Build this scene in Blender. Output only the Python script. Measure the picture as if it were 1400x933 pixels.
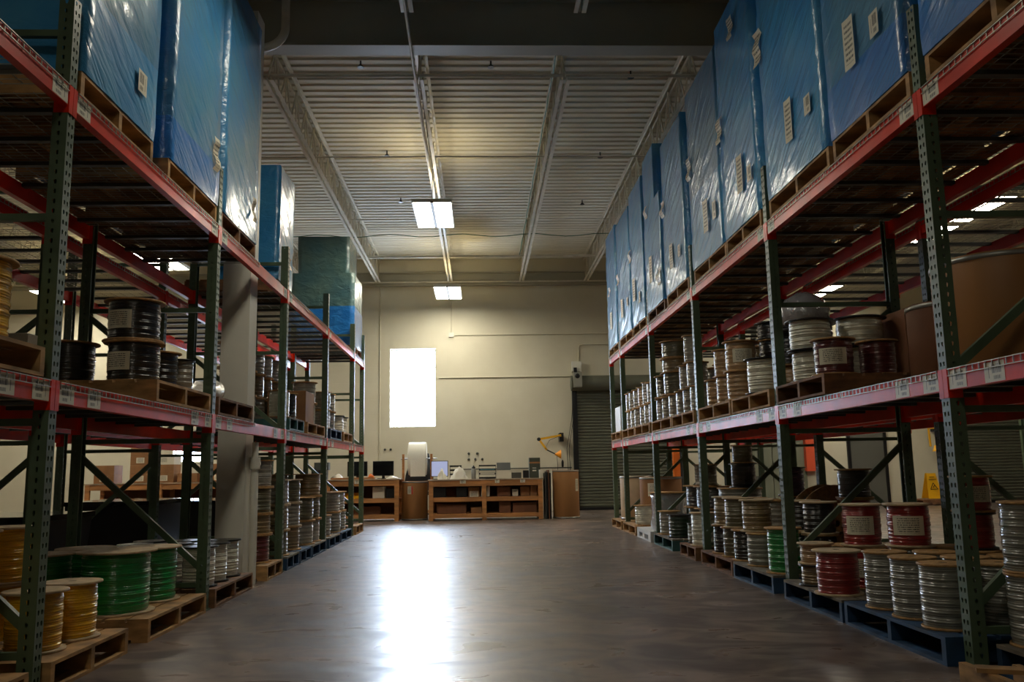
import bpy, math, random
from mathutils import Matrix, Vector
for _o in list(bpy.data.objects): bpy.data.objects.remove(_o, do_unlink=True)
SC = bpy.context.scene; COL = SC.collection
PI = math.pi
rnd = random.Random(7)
# ---------------------------------------------------------------- camera
cam = bpy.data.cameras.new('camera'); cam.sensor_width = 36.0; cam.lens = 1173.17/1400*36
cam.clip_start = .05; cam.clip_end = 200
camo = bpy.data.objects.new('camera', cam); COL.objects.link(camo)
_r = Vector((0.99918774, -0.03651473, -0.01704522)); _u = Vector((0.01140737, -0.14938441, 0.98871339))
_f = Vector((0.0386489, 0.98810474, 0.14884653))
M = Matrix((( _r.x, _u.x, -_f.x, 0), (_r.y, _u.y, -_f.y, 0), (_r.z, _u.z, -_f.z, 1.0), (0, 0, 0, 1)))
camo.matrix_world = M
SC.camera = camo
# ---------------------------------------------------------------- world, exposure
w = bpy.data.worlds.new('world'); SC.world = w; w.use_nodes = True
w.node_tree.nodes['Background'].inputs[0].default_value = (.75, .86, 1, 1)
w.node_tree.nodes['Background'].inputs[1].default_value = 1.0
SC.view_settings.view_transform = 'Standard'; SC.view_settings.look = 'None'
SC.view_settings.gamma = 1; SC.view_settings.use_curve_mapping = False
SC.view_settings.exposure = 0.18
LAMP_W, LAMP_TOP, WINDOW_W = 42.0, 18.0, 40.0
try:
    SC.cycles.max_bounces = 8; SC.cycles.diffuse_bounces = 5; SC.cycles.glossy_bounces = 3
    SC.cycles.sample_clamp_indirect = 4; SC.cycles.use_denoising = True
    SC.cycles.caustics_reflective = False; SC.cycles.caustics_refractive = False
except Exception: pass

# ---------------------------------------------------------------- materials
def srgb(r, g, b):
    f = lambda c: (c/255/12.92) if c/255 <= .04045 else ((c/255+.055)/1.055)**2.4
    return (f(r), f(g), f(b), 1)
MATS = {}
def mat(name, rgb, rough=.6, metal=0, var=0, vscale=6, bump=0, bscale=30, coat=0, emit=None, estr=0, stretch=(1,1,1), rgb2=None, spec=.5, alpha=1, coord='Object'):
    if name in MATS: return MATS[name]
    m = bpy.data.materials.new(name); m.use_nodes = True; MATS[name] = m
    nt = m.node_tree; b = nt.nodes['Principled BSDF']
    b.inputs['Base Color'].default_value = srgb(*rgb); b.inputs['Roughness'].default_value = rough
    b.inputs['Metallic'].default_value = metal; b.inputs['Specular IOR Level'].default_value = spec
    b.inputs['Coat Weight'].default_value = coat; b.inputs['Coat Roughness'].default_value = .12
    b.inputs['Alpha'].default_value = alpha
    if emit: b.inputs['Emission Color'].default_value = srgb(*emit); b.inputs['Emission Strength'].default_value = estr
    if var or bump:
        tc = nt.nodes.new('ShaderNodeTexCoord'); mp = nt.nodes.new('ShaderNodeMapping')
        mp.inputs['Scale'].default_value = stretch; nt.links.new(tc.outputs[coord], mp.inputs[0])
    if var:
        n = nt.nodes.new('ShaderNodeTexNoise'); n.inputs['Scale'].default_value = vscale; n.inputs['Detail'].default_value = 6
        nt.links.new(mp.outputs[0], n.inputs['Vector'])
        mx = nt.nodes.new('ShaderNodeMix'); mx.data_type = 'RGBA'
        c2 = rgb2 or tuple(c*(1-var) for c in rgb)
        mx.inputs[6].default_value = srgb(*rgb); mx.inputs[7].default_value = srgb(*c2)
        mr = nt.nodes.new('ShaderNodeMapRange'); mr.inputs[1].default_value = .35; mr.inputs[2].default_value = .65
        nt.links.new(n.outputs[0], mr.inputs[0]); nt.links.new(mr.outputs[0], mx.inputs[0])
        nt.links.new(mx.outputs[2], b.inputs['Base Color'])
    if bump:
        n2 = nt.nodes.new('ShaderNodeTexNoise'); n2.inputs['Scale'].default_value = bscale; n2.inputs['Detail'].default_value = 3
        nt.links.new(mp.outputs[0], n2.inputs['Vector'])
        bp = nt.nodes.new('ShaderNodeBump'); bp.inputs['Strength'].default_value = bump; bp.inputs['Distance'].default_value = .02
        nt.links.new(n2.outputs[0], bp.inputs['Height']); nt.links.new(bp.outputs[0], b.inputs['Normal'])
        if coat: nt.links.new(bp.outputs[0], b.inputs['Coat Normal'])
    return m
GREEN = mat('rack_green_paint', (84, 104, 80), .42, var=.18, vscale=4)
RED = mat('beam_red_paint', (228, 44, 8), .36, var=.15, vscale=3, coat=0, spec=.28)
STEEL = mat('galvanised_steel', (150, 150, 145), .4, .7)
WIRE = mat('deck_wire', (165, 162, 150), .4, .7)
WOOD = mat('pallet_wood', (190, 146, 92), .8, var=.35, vscale=5, stretch=(1,1,3))
OLDWOOD = mat('old_pallet_wood', (140, 98, 64), .8, var=.4, vscale=5, stretch=(1,1,3))
GREYWOOD = mat('worn_grey_wood', (128, 118, 102), .8, var=.3, vscale=7)
BLUEWOOD = mat('blue_painted_wood', (36, 74, 112), .6, var=.4, vscale=6)
TEALWOOD = mat('teal_painted_wood', (52, 100, 100), .6, var=.35, vscale=6)
FLANGE = mat('particle_board', (188, 146, 92), .65, var=.2, vscale=30)
FLANGE_P = mat('pale_particle_board', (206, 182, 146), .6, var=.2, vscale=14)
FLANGE_B = mat('black_plastic_flange', (22, 22, 22), .35)
LUMBER = mat('bench_lumber', (196, 134, 76), .6, var=.25, vscale=3, stretch=(.5,1,4))
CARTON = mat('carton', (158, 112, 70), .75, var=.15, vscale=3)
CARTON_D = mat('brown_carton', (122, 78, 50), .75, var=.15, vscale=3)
FIBRE = mat('fibre_drum', (176, 124, 72), .5, var=.18, vscale=2, stretch=(1,1,.3))
FIBRE_P = mat('pale_fibre_drum', (214, 190, 160), .5, var=.15, vscale=2)
PAPER = mat('paper', (214, 208, 190), .6)
WHITEPAINT = mat('white_paint', (222, 220, 208), .5, var=.06, vscale=2)
JOIST = mat('joist_paint', (214, 208, 190), .45, var=.1, vscale=5)
BLACK = mat('black_plastic', (18, 18, 20), .4)
BLACK_G = mat('black_gloss', (14, 14, 17), .12)
DKGREY = mat('dark_grey_steel', (62, 64, 60), .5)
WHITEPL = mat('white_plastic', (222, 224, 226), .4)
FILM = mat('clear_film', (200, 210, 215), .18, bump=.8, bscale=16, coat=.6, alpha=.32)
FILMW = mat('bunched_white_film', (215, 212, 200), .25, bump=.8, bscale=14, coat=.6)
def coil_mat(name, rgb): return mat(name, rgb, .3, var=.16, vscale=9, bump=.22, bscale=26, coat=1.0, stretch=(1,1,2.4))
COILM = {k: coil_mat(k+'_wire', c) for k, c in dict(silver=(156,152,140), grey=(134,134,124), black=(20,20,20), red=(150,26,26), maroon=(96,32,34),
    green=(10,140,60), darkgreen=(24,56,38), yellow=(238,182,10), white=(222,220,200), tan=(176,142,100), olive=(96,92,66), purple=(58,40,92), bronze=(140,120,84)).items()}
def line_mat(name, horiz='X', barcode=False):
    """paper with rows of small dark print; generated coordinates of the label itself"""
    m = bpy.data.materials.new(name); m.use_nodes = True; nt = m.node_tree; b = nt.nodes['Principled BSDF']
    tc = nt.nodes.new('ShaderNodeTexCoord'); sx = nt.nodes.new('ShaderNodeSeparateXYZ'); nt.links.new(tc.outputs['Generated'], sx.inputs[0])
    U, V = sx.outputs[horiz], sx.outputs['Z']
    def mth(op, a, c=None, d=None):
        n = nt.nodes.new('ShaderNodeMath'); n.operation = op
        for i, v in enumerate((a, c, d)):
            if v is None: continue
            if isinstance(v, (int, float)): n.inputs[i].default_value = v
            else: nt.links.new(v, n.inputs[i])
        return n.outputs[0]
    def band(s, lo, hi): return mth('MULTIPLY', mth('GREATER_THAN', s, lo), mth('LESS_THAN', s, hi))
    if barcode:
        nz = nt.nodes.new('ShaderNodeTexNoise'); nz.noise_dimensions = '1D'; nz.inputs['Scale'].default_value = 38
        nt.links.new(U, nz.inputs['W'])
        bars = mth('MULTIPLY', mth('GREATER_THAN', nz.outputs[0], .47), mth('MULTIPLY', band(U, .16, .62), band(V, .42, .88)))
        txt = mth('MULTIPLY', band(V, .12, .3), mth('MULTIPLY', band(U, .2, .55), mth('GREATER_THAN', mth('FRACT', mth('MULTIPLY', U, 14)), .4)))
        arr = mth('MULTIPLY', band(U, .76, .79), band(V, .2, .8))
        mask = mth('MAXIMUM', bars, mth('MAXIMUM', txt, arr))
    else:
        nz = nt.nodes.new('ShaderNodeTexNoise'); nz.noise_dimensions = '2D'; nz.inputs['Scale'].default_value = 9; nz.inputs['Detail'].default_value = 1
        cb = nt.nodes.new('ShaderNodeCombineXYZ'); nt.links.new(mth('MULTIPLY', U, 3), cb.inputs[0]); nt.links.new(mth('FLOOR', mth('MULTIPLY', V, 9)), cb.inputs[1])
        nt.links.new(cb.outputs[0], nz.inputs['Vector'])
        rows = mth('GREATER_THAN', mth('FRACT', mth('MULTIPLY', V, 9)), .55)
        mask = mth('MULTIPLY', mth('MULTIPLY', rows, mth('GREATER_THAN', nz.outputs[0], .46)), mth('MULTIPLY', band(U, .14, .86), band(V, .1, .9)))
    mx = nt.nodes.new('ShaderNodeMix'); mx.data_type = 'RGBA'; mx.inputs[6].default_value = srgb(212, 206, 184); mx.inputs[7].default_value = srgb(62, 60, 58)
    nt.links.new(mask, mx.inputs[0]); nt.links.new(mx.outputs[2], b.inputs['Base Color']); b.inputs['Roughness'].default_value = .5
    return m
TAG_Y = line_mat('barcode_tag', 'Y', True); TAG_X = line_mat('barcode_tag_facing', 'X', True)
PAGE_Y = line_mat('printed_page', 'Y'); PAGE_X = line_mat('printed_page_facing', 'X')
def wrap_mat(name, rgb, rgb2):
    m = mat(name, rgb, .42, var=.3, vscale=2.2, rgb2=rgb2, coat=.85, spec=.4)
    nt = m.node_tree; b = nt.nodes['Principled BSDF']; b.inputs['Coat Roughness'].default_value = .11
    tc = nt.nodes.new('ShaderNodeTexCoord'); mp = nt.nodes.new('ShaderNodeMapping'); mp.vector_type = 'TEXTURE'
    mp.inputs['Rotation'].default_value = (math.radians(-32), 0, 0); mp.inputs['Scale'].default_value = (1, 2.8, .5)
    nt.links.new(tc.outputs['Object'], mp.inputs[0])
    n = nt.nodes.new('ShaderNodeTexNoise'); n.inputs['Scale'].default_value = 5; n.inputs['Detail'].default_value = 5; n.inputs['Distortion'].default_value = .6
    nt.links.new(mp.outputs[0], n.inputs['Vector'])
    bp = nt.nodes.new('ShaderNodeBump'); bp.inputs['Strength'].default_value = .75; bp.inputs['Distance'].default_value = .035
    nt.links.new(n.outputs[0], bp.inputs['Height']); nt.links.new(bp.outputs[0], b.inputs['Normal']); nt.links.new(bp.outputs[0], b.inputs['Coat Normal'])
    return m
BLUE = wrap_mat('blue_stretch_wrap', (44, 136, 200), (74, 158, 206))
BLUED = wrap_mat('blue_grey_stretch_wrap', (72, 134, 168), (50, 124, 180))
BLUEBAND = wrap_mat('deep_blue_wrap', (24, 110, 192), (36, 122, 196))
TEALW = wrap_mat('grey_green_wrap', (92, 122, 116), (70, 108, 116))

# ---------------------------------------------------------------- mesh builder
class MB:
    def __init__(s): s.v = []; s.f = []; s.sm = []
    def add(s, vs, fs, smooth=False):
        n = len(s.v); s.v += [tuple(p) for p in vs]; s.f += [tuple(i+n for i in f) for f in fs]; s.sm += [smooth]*len(fs)
        return s
    def box(s, x0, x1, y0, y1, z0, z1):
        if x0 > x1: x0, x1 = x1, x0
        if y0 > y1: y0, y1 = y1, y0
        return s.add([(x0,y0,z0),(x1,y0,z0),(x1,y1,z0),(x0,y1,z0),(x0,y0,z1),(x1,y0,z1),(x1,y1,z1),(x0,y1,z1)],
                     [(0,3,2,1),(4,5,6,7),(0,1,5,4),(1,2,6,5),(2,3,7,6),(3,0,4,7)])
    def bar(s, a, b, w, h, up=(0,0,1)):
        """rectangular bar from a to b, w across, h along up"""
        a, b = Vector(a), Vector(b); d = (b-a).normalized(); u = Vector(up)
        if abs(d.dot(u)) > .98: u = Vector((1,0,0))
        x = d.cross(u).normalized(); u = x.cross(d).normalized()
        vs = []
        for p in (a, b):
            for sx, su in ((-1,-1),(1,-1),(1,1),(-1,1)): vs.append(p + x*sx*w/2 + u*su*h/2)
        return s.add(vs, [(0,3,2,1)[::-1],(4,5,6,7)[::-1],(0,1,5,4)[::-1],(1,2,6,5)[::-1],(2,3,7,6)[::-1],(3,0,4,7)[::-1]])
    def tube(s, pts, r, n=8):
        pts = [Vector(p) for p in pts]; rings = []; prev = None
        for i, p in enumerate(pts):
            d = ((pts[min(i+1,len(pts)-1)]-pts[max(i-1,0)])).normalized()
            u = Vector((0,0,1)) if abs(d.z) < .95 else Vector((1,0,0))
            if prev is not None and abs(d.dot(prev)) < .95: u = prev
            x = d.cross(u).normalized(); y = x.cross(d).normalized(); prev = y
            rings.append([p + x*math.cos(2*PI*k/n)*r + y*math.sin(2*PI*k/n)*r for k in range(n)])
        vs = [q for R in rings for q in R]; fs = []
        for i in range(len(rings)-1):
            for k in range(n): fs.append((i*n+k, i*n+(k+1)%n, (i+1)*n+(k+1)%n, (i+1)*n+k))
        s.add(vs, fs, True)
        m = len(rings)-1
        return s.add(rings[0]+rings[m], [tuple(range(n))[::-1], tuple(range(n, 2*n))])
    def lathe(s, prof, n=28, c=(0,0,0), axis='Z', smooth=True, a0=0, a1=2*PI):
        full = abs(a1-a0-2*PI) < 1e-6; m = n if full else n+1; vs = []; fs = []
        for r, z in prof:
            for k in range(m):
                a = a0+(a1-a0)*k/n; p = (r*math.cos(a), r*math.sin(a), z)
                if axis == 'Y': p = (p[0], p[2], p[1])
                if axis == 'X': p = (p[2], p[0], p[1])
                vs.append((p[0]+c[0], p[1]+c[1], p[2]+c[2]))
        for i in range(len(prof)-1):
            for k in range(n):
                k2 = (k+1) % m; q = (i*m+k, i*m+k2, (i+1)*m+k2, (i+1)*m+k)
                fs.append(q if axis != 'Y' else q[::-1])
        return s.add(vs, fs, smooth)
    def cyl(s, r, z0, z1, n=28, c=(0,0,0), axis='Z'):
        e = .0001
        return s.lathe([(e, z0), (r, z0)], n, c, axis, False).lathe([(r, z0), (r, z1)], n, c, axis, True).lathe([(r, z1), (e, z1)], n, c, axis, False)
    def build(s, name, m=None, parent=None, loc=None):
        me = bpy.data.meshes.new(name); me.from_pydata(s.v, [], s.f)
        me.polygons.foreach_set('use_smooth', s.sm); me.update()
        if m: me.materials.append(m)
        o = bpy.data.objects.new(name, me); COL.objects.link(o)
        if parent: o.parent = parent
        if loc: o.location = loc
        return o
def tag(o, label, cat, group=None):
    o['label'] = label; o['category'] = cat
    if group: o['group'] = group
    return o
def empty(name, loc, label=None, cat=None, group=None, rz=0):
    o = bpy.data.objects.new(name, None); o.empty_display_size = .1; COL.objects.link(o); o.location = loc; o.rotation_euler = (0, 0, rz)
    if label: tag(o, label, cat, group)
    return o
def struct(o): o['kind'] = 'structure'; return o
def clone(root, loc, rz=0, label=None, cat=None, group=None, name=None):
    c = root.copy(); COL.objects.link(c); c.location = loc; c.rotation_euler = (0, 0, rz)
    if name: c.name = name
    for ch in list(root.children):
        d = ch.copy(); COL.objects.link(d); d.parent = c
        for g in list(ch.children):
            e = g.copy(); COL.objects.link(e); e.parent = d
    if label: tag(c, label, cat, group)
    return c
ORD = ['nearest','second','third','fourth','fifth','sixth','seventh','eighth','ninth','tenth','eleventh','twelfth','thirteenth','fourteenth']

# ---------------------------------------------------------------- the building
X0, X1, Y0, Y1, ZC = -14.0, 15.5, -5.0, 21.3, 6.32
def concrete():
    m = bpy.data.materials.new('polished_concrete'); m.use_nodes = True; nt = m.node_tree; b = nt.nodes['Principled BSDF']
    tc = nt.nodes.new('ShaderNodeTexCoord')
    def noise(sc, det, vec=None, dist=0):
        n = nt.nodes.new('ShaderNodeTexNoise'); n.inputs['Scale'].default_value = sc; n.inputs['Detail'].default_value = det; n.inputs['Distortion'].default_value = dist
        nt.links.new(vec or tc.outputs['Object'], n.inputs['Vector']); return n.outputs[0]
    mp = nt.nodes.new('ShaderNodeMapping'); mp.inputs['Scale'].default_value = (.8, 1.3, 1); mp.inputs['Rotation'].default_value = (0, 0, .3); nt.links.new(tc.outputs['Object'], mp.inputs[0])
    a = noise(.9, 8, dist=.3); c = noise(2.6, 10, mp.outputs[0], 1.2)
    mx = nt.nodes.new('ShaderNodeMix'); mx.data_type = 'RGBA'; mx.inputs[6].default_value = srgb(142, 124, 112); mx.inputs[7].default_value = srgb(96, 84, 78)
    mr = nt.nodes.new('ShaderNodeMapRange'); mr.inputs[1].default_value = .38; mr.inputs[2].default_value = .62; nt.links.new(a, mr.inputs[0]); nt.links.new(mr.outputs[0], mx.inputs[0])
    m2 = nt.nodes.new('ShaderNodeMix'); m2.data_type = 'RGBA'; m2.blend_type = 'MULTIPLY'; m2.inputs[7].default_value = srgb(176, 174, 176)
    r2 = nt.nodes.new('ShaderNodeMapRange'); r2.inputs[1].default_value = .42; r2.inputs[2].default_value = .58; nt.links.new(c, r2.inputs[0]); nt.links.new(r2.outputs[0], m2.inputs[0])
    nt.links.new(mx.outputs[2], m2.inputs[6]); nt.links.new(m2.outputs[2], b.inputs['Base Color'])
    r3 = nt.nodes.new('ShaderNodeMapRange'); r3.inputs[1].default_value = .3; r3.inputs[2].default_value = .7; r3.inputs[3].default_value = .24; r3.inputs[4].default_value = .46
    nt.links.new(c, r3.inputs[0]); nt.links.new(r3.outputs[0], b.inputs['Roughness']); b.inputs['Specular IOR Level'].default_value = .75; b.inputs['Coat Weight'].default_value = .3; b.inputs['Coat Roughness'].default_value = .45
    bp = nt.nodes.new('ShaderNodeBump'); bp.inputs['Strength'].default_value = .05; bp.inputs['Distance'].default_value = .006
    nt.links.new(noise(9, 4), bp.inputs['Height']); nt.links.new(bp.outputs[0], b.inputs['Normal'])
    return m
struct(MB().box(X0, X1, Y0, Y1+.3, -.2, 0).build('floor', concrete()))
def wallmat():
    m = mat('cream_wall_paint', (208, 203, 182), .6, var=.07, vscale=1.2, rgb2=(200, 194, 172))
    nt = m.node_tree; b = nt.nodes['Principled BSDF']; tc = nt.nodes.new('ShaderNodeTexCoord')
    sp = nt.nodes.new('ShaderNodeSeparateXYZ'); cb = nt.nodes.new('ShaderNodeCombineXYZ'); nt.links.new(tc.outputs['Object'], sp.inputs[0])
    nt.links.new(sp.outputs[0], cb.inputs[0]); nt.links.new(sp.outputs[2], cb.inputs[1])
    br = nt.nodes.new('ShaderNodeTexBrick'); br.inputs['Scale'].default_value = 1; br.inputs['Mortar Size'].default_value = .006
    br.inputs['Brick Width'].default_value = .8; br.inputs['Row Height'].default_value = .4; br.inputs['Color1'].default_value = (1,1,1,1); br.inputs['Color2'].default_value = (1,1,1,1); br.inputs['Mortar'].default_value = (0,0,0,1)
    nt.links.new(cb.outputs[0], br.inputs['Vector'])
    bp = nt.nodes.new('ShaderNodeBump'); bp.inputs['Strength'].default_value = .25; bp.inputs['Distance'].default_value = .006
    nt.links.new(br.outputs[0], bp.inputs['Height']); nt.links.new(bp.outputs[0], b.inputs['Normal'])
    return m
WALL = wallmat()
WX0, WX1, WZ0, WZ1 = -2.21, -1.08, 2.09, 4.04          # bright window
VX0, VX1, VZ0, VZ1 = -7.45, -6.6, 1.32, 1.75            # small far window
fw = MB()                                               # far wall with two window openings
for a, b_, c, d in ((X0, VX0, 0, ZC), (VX0, VX1, 0, VZ0), (VX0, VX1, VZ1, ZC), (VX1, WX0, 0, ZC), (WX0, WX1, 0, WZ0), (WX0, WX1, WZ1, ZC), (WX1, X1, 0, ZC)):
    fw.box(a, b_, Y1, Y1+.25, c, d)
struct(fw.build('wall_back', WALL))
struct(MB().box(X0-.25, X0, Y0, Y1+.25, 0, ZC).build('wall_left', WALL))
struct(MB().box(X1, X1+.25, Y0, Y1+.25, 0, ZC).build('wall_right', WALL))
struct(MB().box(X0-.25, X1+.25, Y0-.25, Y0, 0, ZC).build('wall_front', WALL))
PANE = mat('bright_frosted_pane', (240, 245, 255), .4, emit=(208, 228, 255), estr=WINDOW_W)
for i, (a, b_, c, d) in enumerate(((WX0, WX1, WZ0, WZ1), (VX0, VX1, VZ0, VZ1))):
    wn = empty('window_%d' % (i+1), ((a+b_)/2, Y1+.2, c)); struct(wn)
    f = MB(); hw = (b_-a)/2; H = d-c
    f.box(-hw, -hw+.03, -.03, .03, 0, H); f.box(hw-.03, hw, -.03, .03, 0, H); f.box(-hw+.03, hw-.03, -.03, .03, 0, .03); f.box(-hw+.03, hw-.03, -.03, .03, H-.03, H)
    if i == 0:
        for q in (.35, .74, 1.5): struct(MB().box(-hw+.031, hw-.031, -.015, .015, q-.012, q+.012).build('window_bar', DKGREY, wn))
    struct(f.build('window_frame', WHITEPAINT, wn))
    struct(MB().box(-hw+.03, hw-.03, .016, .026, .03, H-.03).build('window_pane', PANE, wn))
# corrugated roof deck, ribs along X
DECK = mat('painted_roof_deck', (212, 208, 190), .65, var=.1, vscale=.6, spec=.25)
cm = MB(); pitch = .19; y = Y0; vs = []; prof = []
while y < Y1+.2:
    prof += [(y, ZC), (y+.07, ZC), (y+.095, ZC+.018), (y+.165, ZC+.018)]; y += pitch
for yy, zz in prof: vs += [(X0-.2, yy, zz), (X1+.2, yy, zz)]
cm.add(vs, [(2*i, 2*i+1, 2*i+3, 2*i+2) for i in range(len(prof)-1)])
cm.box(X0-.2, X1+.2, Y0-.2, Y1+.25, ZC+.06, ZC+.12)
struct(cm.build('ceiling', DECK))
# steel: the girder, wall ledger, joists
GIRD = mat('girder_paint', (168, 164, 146), .5, var=.08, vscale=1)
gm = MB(); gm.box(X0, X1, 8.80, 9.03, 5.60, 5.625); gm.box(X0, X1, 8.905, 8.925, 5.625, 6.17); gm.box(X0, X1, 8.80, 9.03, 6.17, 6.19)
struct(gm.build('trim_1', GIRD))
lm = MB(); lm.box(X0, X1, 21.16, 21.298, 5.62, 5.66); lm.box(X0, X1, 21.27, 21.298, 5.66, 5.95); lm.box(X0, X1, 21.22, 21.298, 5.95, 5.98)
struct(lm.build('trim_2', GIRD))
JX = [-13.2, -11.4, -9.6, -7.8, -6.1, -4.3, -2.5, -.7, 1.09, 2.72, 4.5, 6.3, 8.1, 9.9, 11.7, 13.5]
def joist_mesh(ya, yb, ba, bb):
    t = MB(); zt, zb = 6.29, 5.72
    for sx in (-.035, .035):
        s2 = 1 if sx > 0 else -1
        t.box(sx, sx+s2*.045, ya, yb, zt-.006, zt); t.box(sx, sx+s2*.006, ya, yb, zt-.045, zt-.006)
    b = MB()
    for sx in (-.02, .02):
        s2 = 1 if sx > 0 else -1
        b.box(sx, sx+s2*.045, ba, bb, zb-.02, zb-.014); b.box(sx, sx+s2*.006, ba, bb, zb-.014, zb+.03)
    wb = MB(); n = int((bb-ba)/.62); st = (bb-ba)/n
    for k in range(n):
        y0 = ba+k*st; ym = y0+st/2
        wb.tube([(0, y0, zb+.01), (0, ym, zt-.03)], .011, 5); wb.tube([(0, ym, zt-.03), (0, y0+st, zb+.01)], .011, 5)
        wb.tube([(0, ym, zb+.01), (0, ym, zt-.03)], .008, 4)
    wb.tube([(0, bb, zb), (0, bb+.22 if bb > 15 else bb+.3, zt-.04)], .012, 5)
    return t, b, wb
JP = {}
def joist(x, seg):
    if seg not in JP:
        ya, yb, ba, bb = (9.0, 21.25, 9.85, 21.1) if seg == 'far' else (Y0+.1, 8.85, Y0+.4, 8.3)
        t, b, wb = joist_mesh(ya, yb, ba, bb)
        r = empty('roof_joist', (x, 0, 0))
        t.build('top_chord', JOIST, r); b.build('bottom_chord', JOIST, r); wb.build('web_rods', JOIST, r); JP[seg] = r; return r
    return clone(JP[seg], (x, 0, 0))
for i, x in enumerate(JX):
    for seg in ('far', 'near'):
        r = joist(x, seg); side = 'left of' if x < 0 else 'right of'
        k = JX.index(x)
        name = ORD[abs(k-7)] if k < 7 else ORD[max(0, k-8)]
        if k == 7: lab = 'cream open-web roof joist directly above the twin lamps'
        elif k < 7: lab = 'cream open-web roof joist, %s to the left of the lamp joist' % ORD[6-k].replace('nearest', 'first')
        else: lab = 'cream open-web roof joist, %s to the right of the lamp joist' % ORD[k-8].replace('nearest', 'first')
        lab += ', beyond girder' if seg == 'far' else ', camera side'
        tag(r, lab, 'roof joist', 'roof joists'); struct(r)
# bridging rods and sprinkler pipes crossing the joists
def pipe(name, pts, r, m, label, cat='pipe', n=8, group=None): return tag(MB().tube(pts, r, n).build(name, m), label, cat, group)
for yy, z, rr, lab in ((9.9, 5.78, .022, 'pale sprinkler pipe crossing the joists just beyond the girder'), (12.6, 5.765, .014, 'thin pale bridging rod, second crossing beyond the girder'),
                       (15.9, 5.765, .012, 'thin pale bridging rod crossing right beyond the near twin lamp'), (18.9, 5.79, .03, 'pale pipe crossing joists above the far twin lamp')):
    pipe('ceiling_pipe', [(X0, yy, z), (X1, yy, z)], rr, JOIST, lab, group='pipes across the joists')
pipe('ceiling_pipe', [(X0, 21.12, 5.70), (X1, 21.12, 5.70)], .02, JOIST, 'pale pipe running along the top of the far wall')
GRNW = mat('green_cable', (40, 92, 62), .5)
gp = [(-4.0, 17.0, 5.74)]
for k in range(30): gp.append((-3.6+k*.3, 17.0, 5.75+.03*math.sin(k*1.3)))
pipe('hanging_cable', gp, .009, GRNW, 'green cable strung loosely across the joists below the deck', 'cable', 5)
gp = [(1.02, 9.9+k*.38, 6.2+.03*math.sin(k*2.1)) for k in range(29)]
pipe('joist_cable', gp, .012, GRNW, 'green cable tied along the joist right of the lamps', 'cable', 5)
pipe('conduit', [(-.69, 7.2, 5.6), (-.70, 8.4, 5.57), (-.71, 9.2, 5.58), (-.73, 13.0, 5.66)], .016, JOIST, 'cream conduit running under the girder towards the near lamp', 'conduit')
drain = [(-2.02, 8.62, 6.1), (-2.02, 8.62, 5.72)] + [(-2.02-.3*(1-math.cos(a)), 8.62+.1*math.sin(a), 5.72-.2*math.sin(a)) for a in [k*PI/16 for k in range(1, 9)]] + [(-2.62, 8.74, 5.5)]
pipe('drain_pipe', drain, .045, JOIST, 'cream drain pipe elbow beside the girder above left stacks', 'pipe', 12)
for i, (x, y) in enumerate(((-1.5, 10.6), (-1.5, 13.8), (-1.5, 16.3), (2.1, 10.9), (2.1, 13.9), (2.1, 16.5), (.2, 10.6))):
    sp = MB(); sp.cyl(.012, 0, .07, 8); sp.cyl(.028, -.02, 0, 10); sp.cyl(.045, -.03, -.022, 12)
    tag(sp.build('sprinkler_head', BLACK, loc=(x, y, 6.26)), 'small dark sprinkler head under roof deck, %s on the %s side of the aisle' % (ORD[i % 3] if i < 6 else 'one', 'left' if i < 3 else 'right' if i < 6 else 'middle'), 'sprinkler', 'sprinkler heads')
# lamps
PANEL = mat('lamp_lens', (255, 250, 235), .4, emit=(255, 246, 224), estr=LAMP_W)
PTOP = mat('added_uplight', (255, 240, 200), .4, emit=(255, 232, 180), estr=LAMP_TOP)  # warm glowing strips added on the lamp tops to brighten the ceiling
PANEL_N = mat('added_fill_lens', (255, 250, 235), .4, emit=(255, 246, 224), estr=LAMP_W*.47)  # weaker lens of the added fill lamps
def lamp(x, y, z, label, dim=False):
    r = empty('twin_ceiling_lamp', (x, y, z), label, 'ceiling lamp', 'twin ceiling lamps')
    h = MB(); h.box(-.31, .31, -.70, .70, .02, .05); h.box(-.31, -.295, -.7, .7, -.01, .02); h.box(.295, .31, -.7, .7, -.01, .02); h.box(-.025, .025, -.7, .7, -.01, .02)
    h.box(-.295, .295, -.70, -.685, -.01, .02); h.box(-.295, .295, .685, .70, -.01, .02)
    h.build('lamp_housing', WHITEPAINT, r)
    for s in (-1, 1):
        MB().box(s*.03, s*.29, -.68, .68, .0, .01).build('lamp_lens', PANEL_N if dim else PANEL, r)
        if not dim: MB().box(s*.16-.05, s*.16+.05, -.5, .5, .051, .056).build('added_uplight', PTOP, r)
        MB().tube([(s*.0, s*.5, .05), (0, s*.5, 5.7-z)], .006, 5).build('suspension_cable', STEEL, r)
lamp(-.70, 13.45, 5.1, 'bright twin-panel lamp hanging above the aisle, nearer one')
lamp(-.70, 19.6, 5.1, 'bright twin-panel lamp above the aisle close to the far wall')
for i, (x, y) in enumerate(((8.15, 13.3), (8.15, 14.95), (8.15, 19.8))): lamp(x, y, 5.1, 'bright twin lamp over the aisle right of the racks, %s' % ['nearest', 'middle', 'farthest'][i])
for i, (x, y) in enumerate(((-9.6, 13.4), (-9.6, 19.6), (-6.1, 16.4))): lamp(x, y, 5.1, 'bright twin lamp over the area left of the racks, %s' % ['nearest', 'farthest', 'middle'][i])
for i, (x, y) in enumerate(((-.7, 6.3), (-.7, -.6), (8.15, 4.4), (-9.6, 4.4))): lamp(x, y, 5.1, 'unseen twin fill lamp added near the camera, %s' % ['over the aisle before the girder', 'over the aisle behind the camera', 'right side of the hall', 'left side of the hall'][i], True)  # out-of-view lamps added as fill for the girder and near racks

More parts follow.
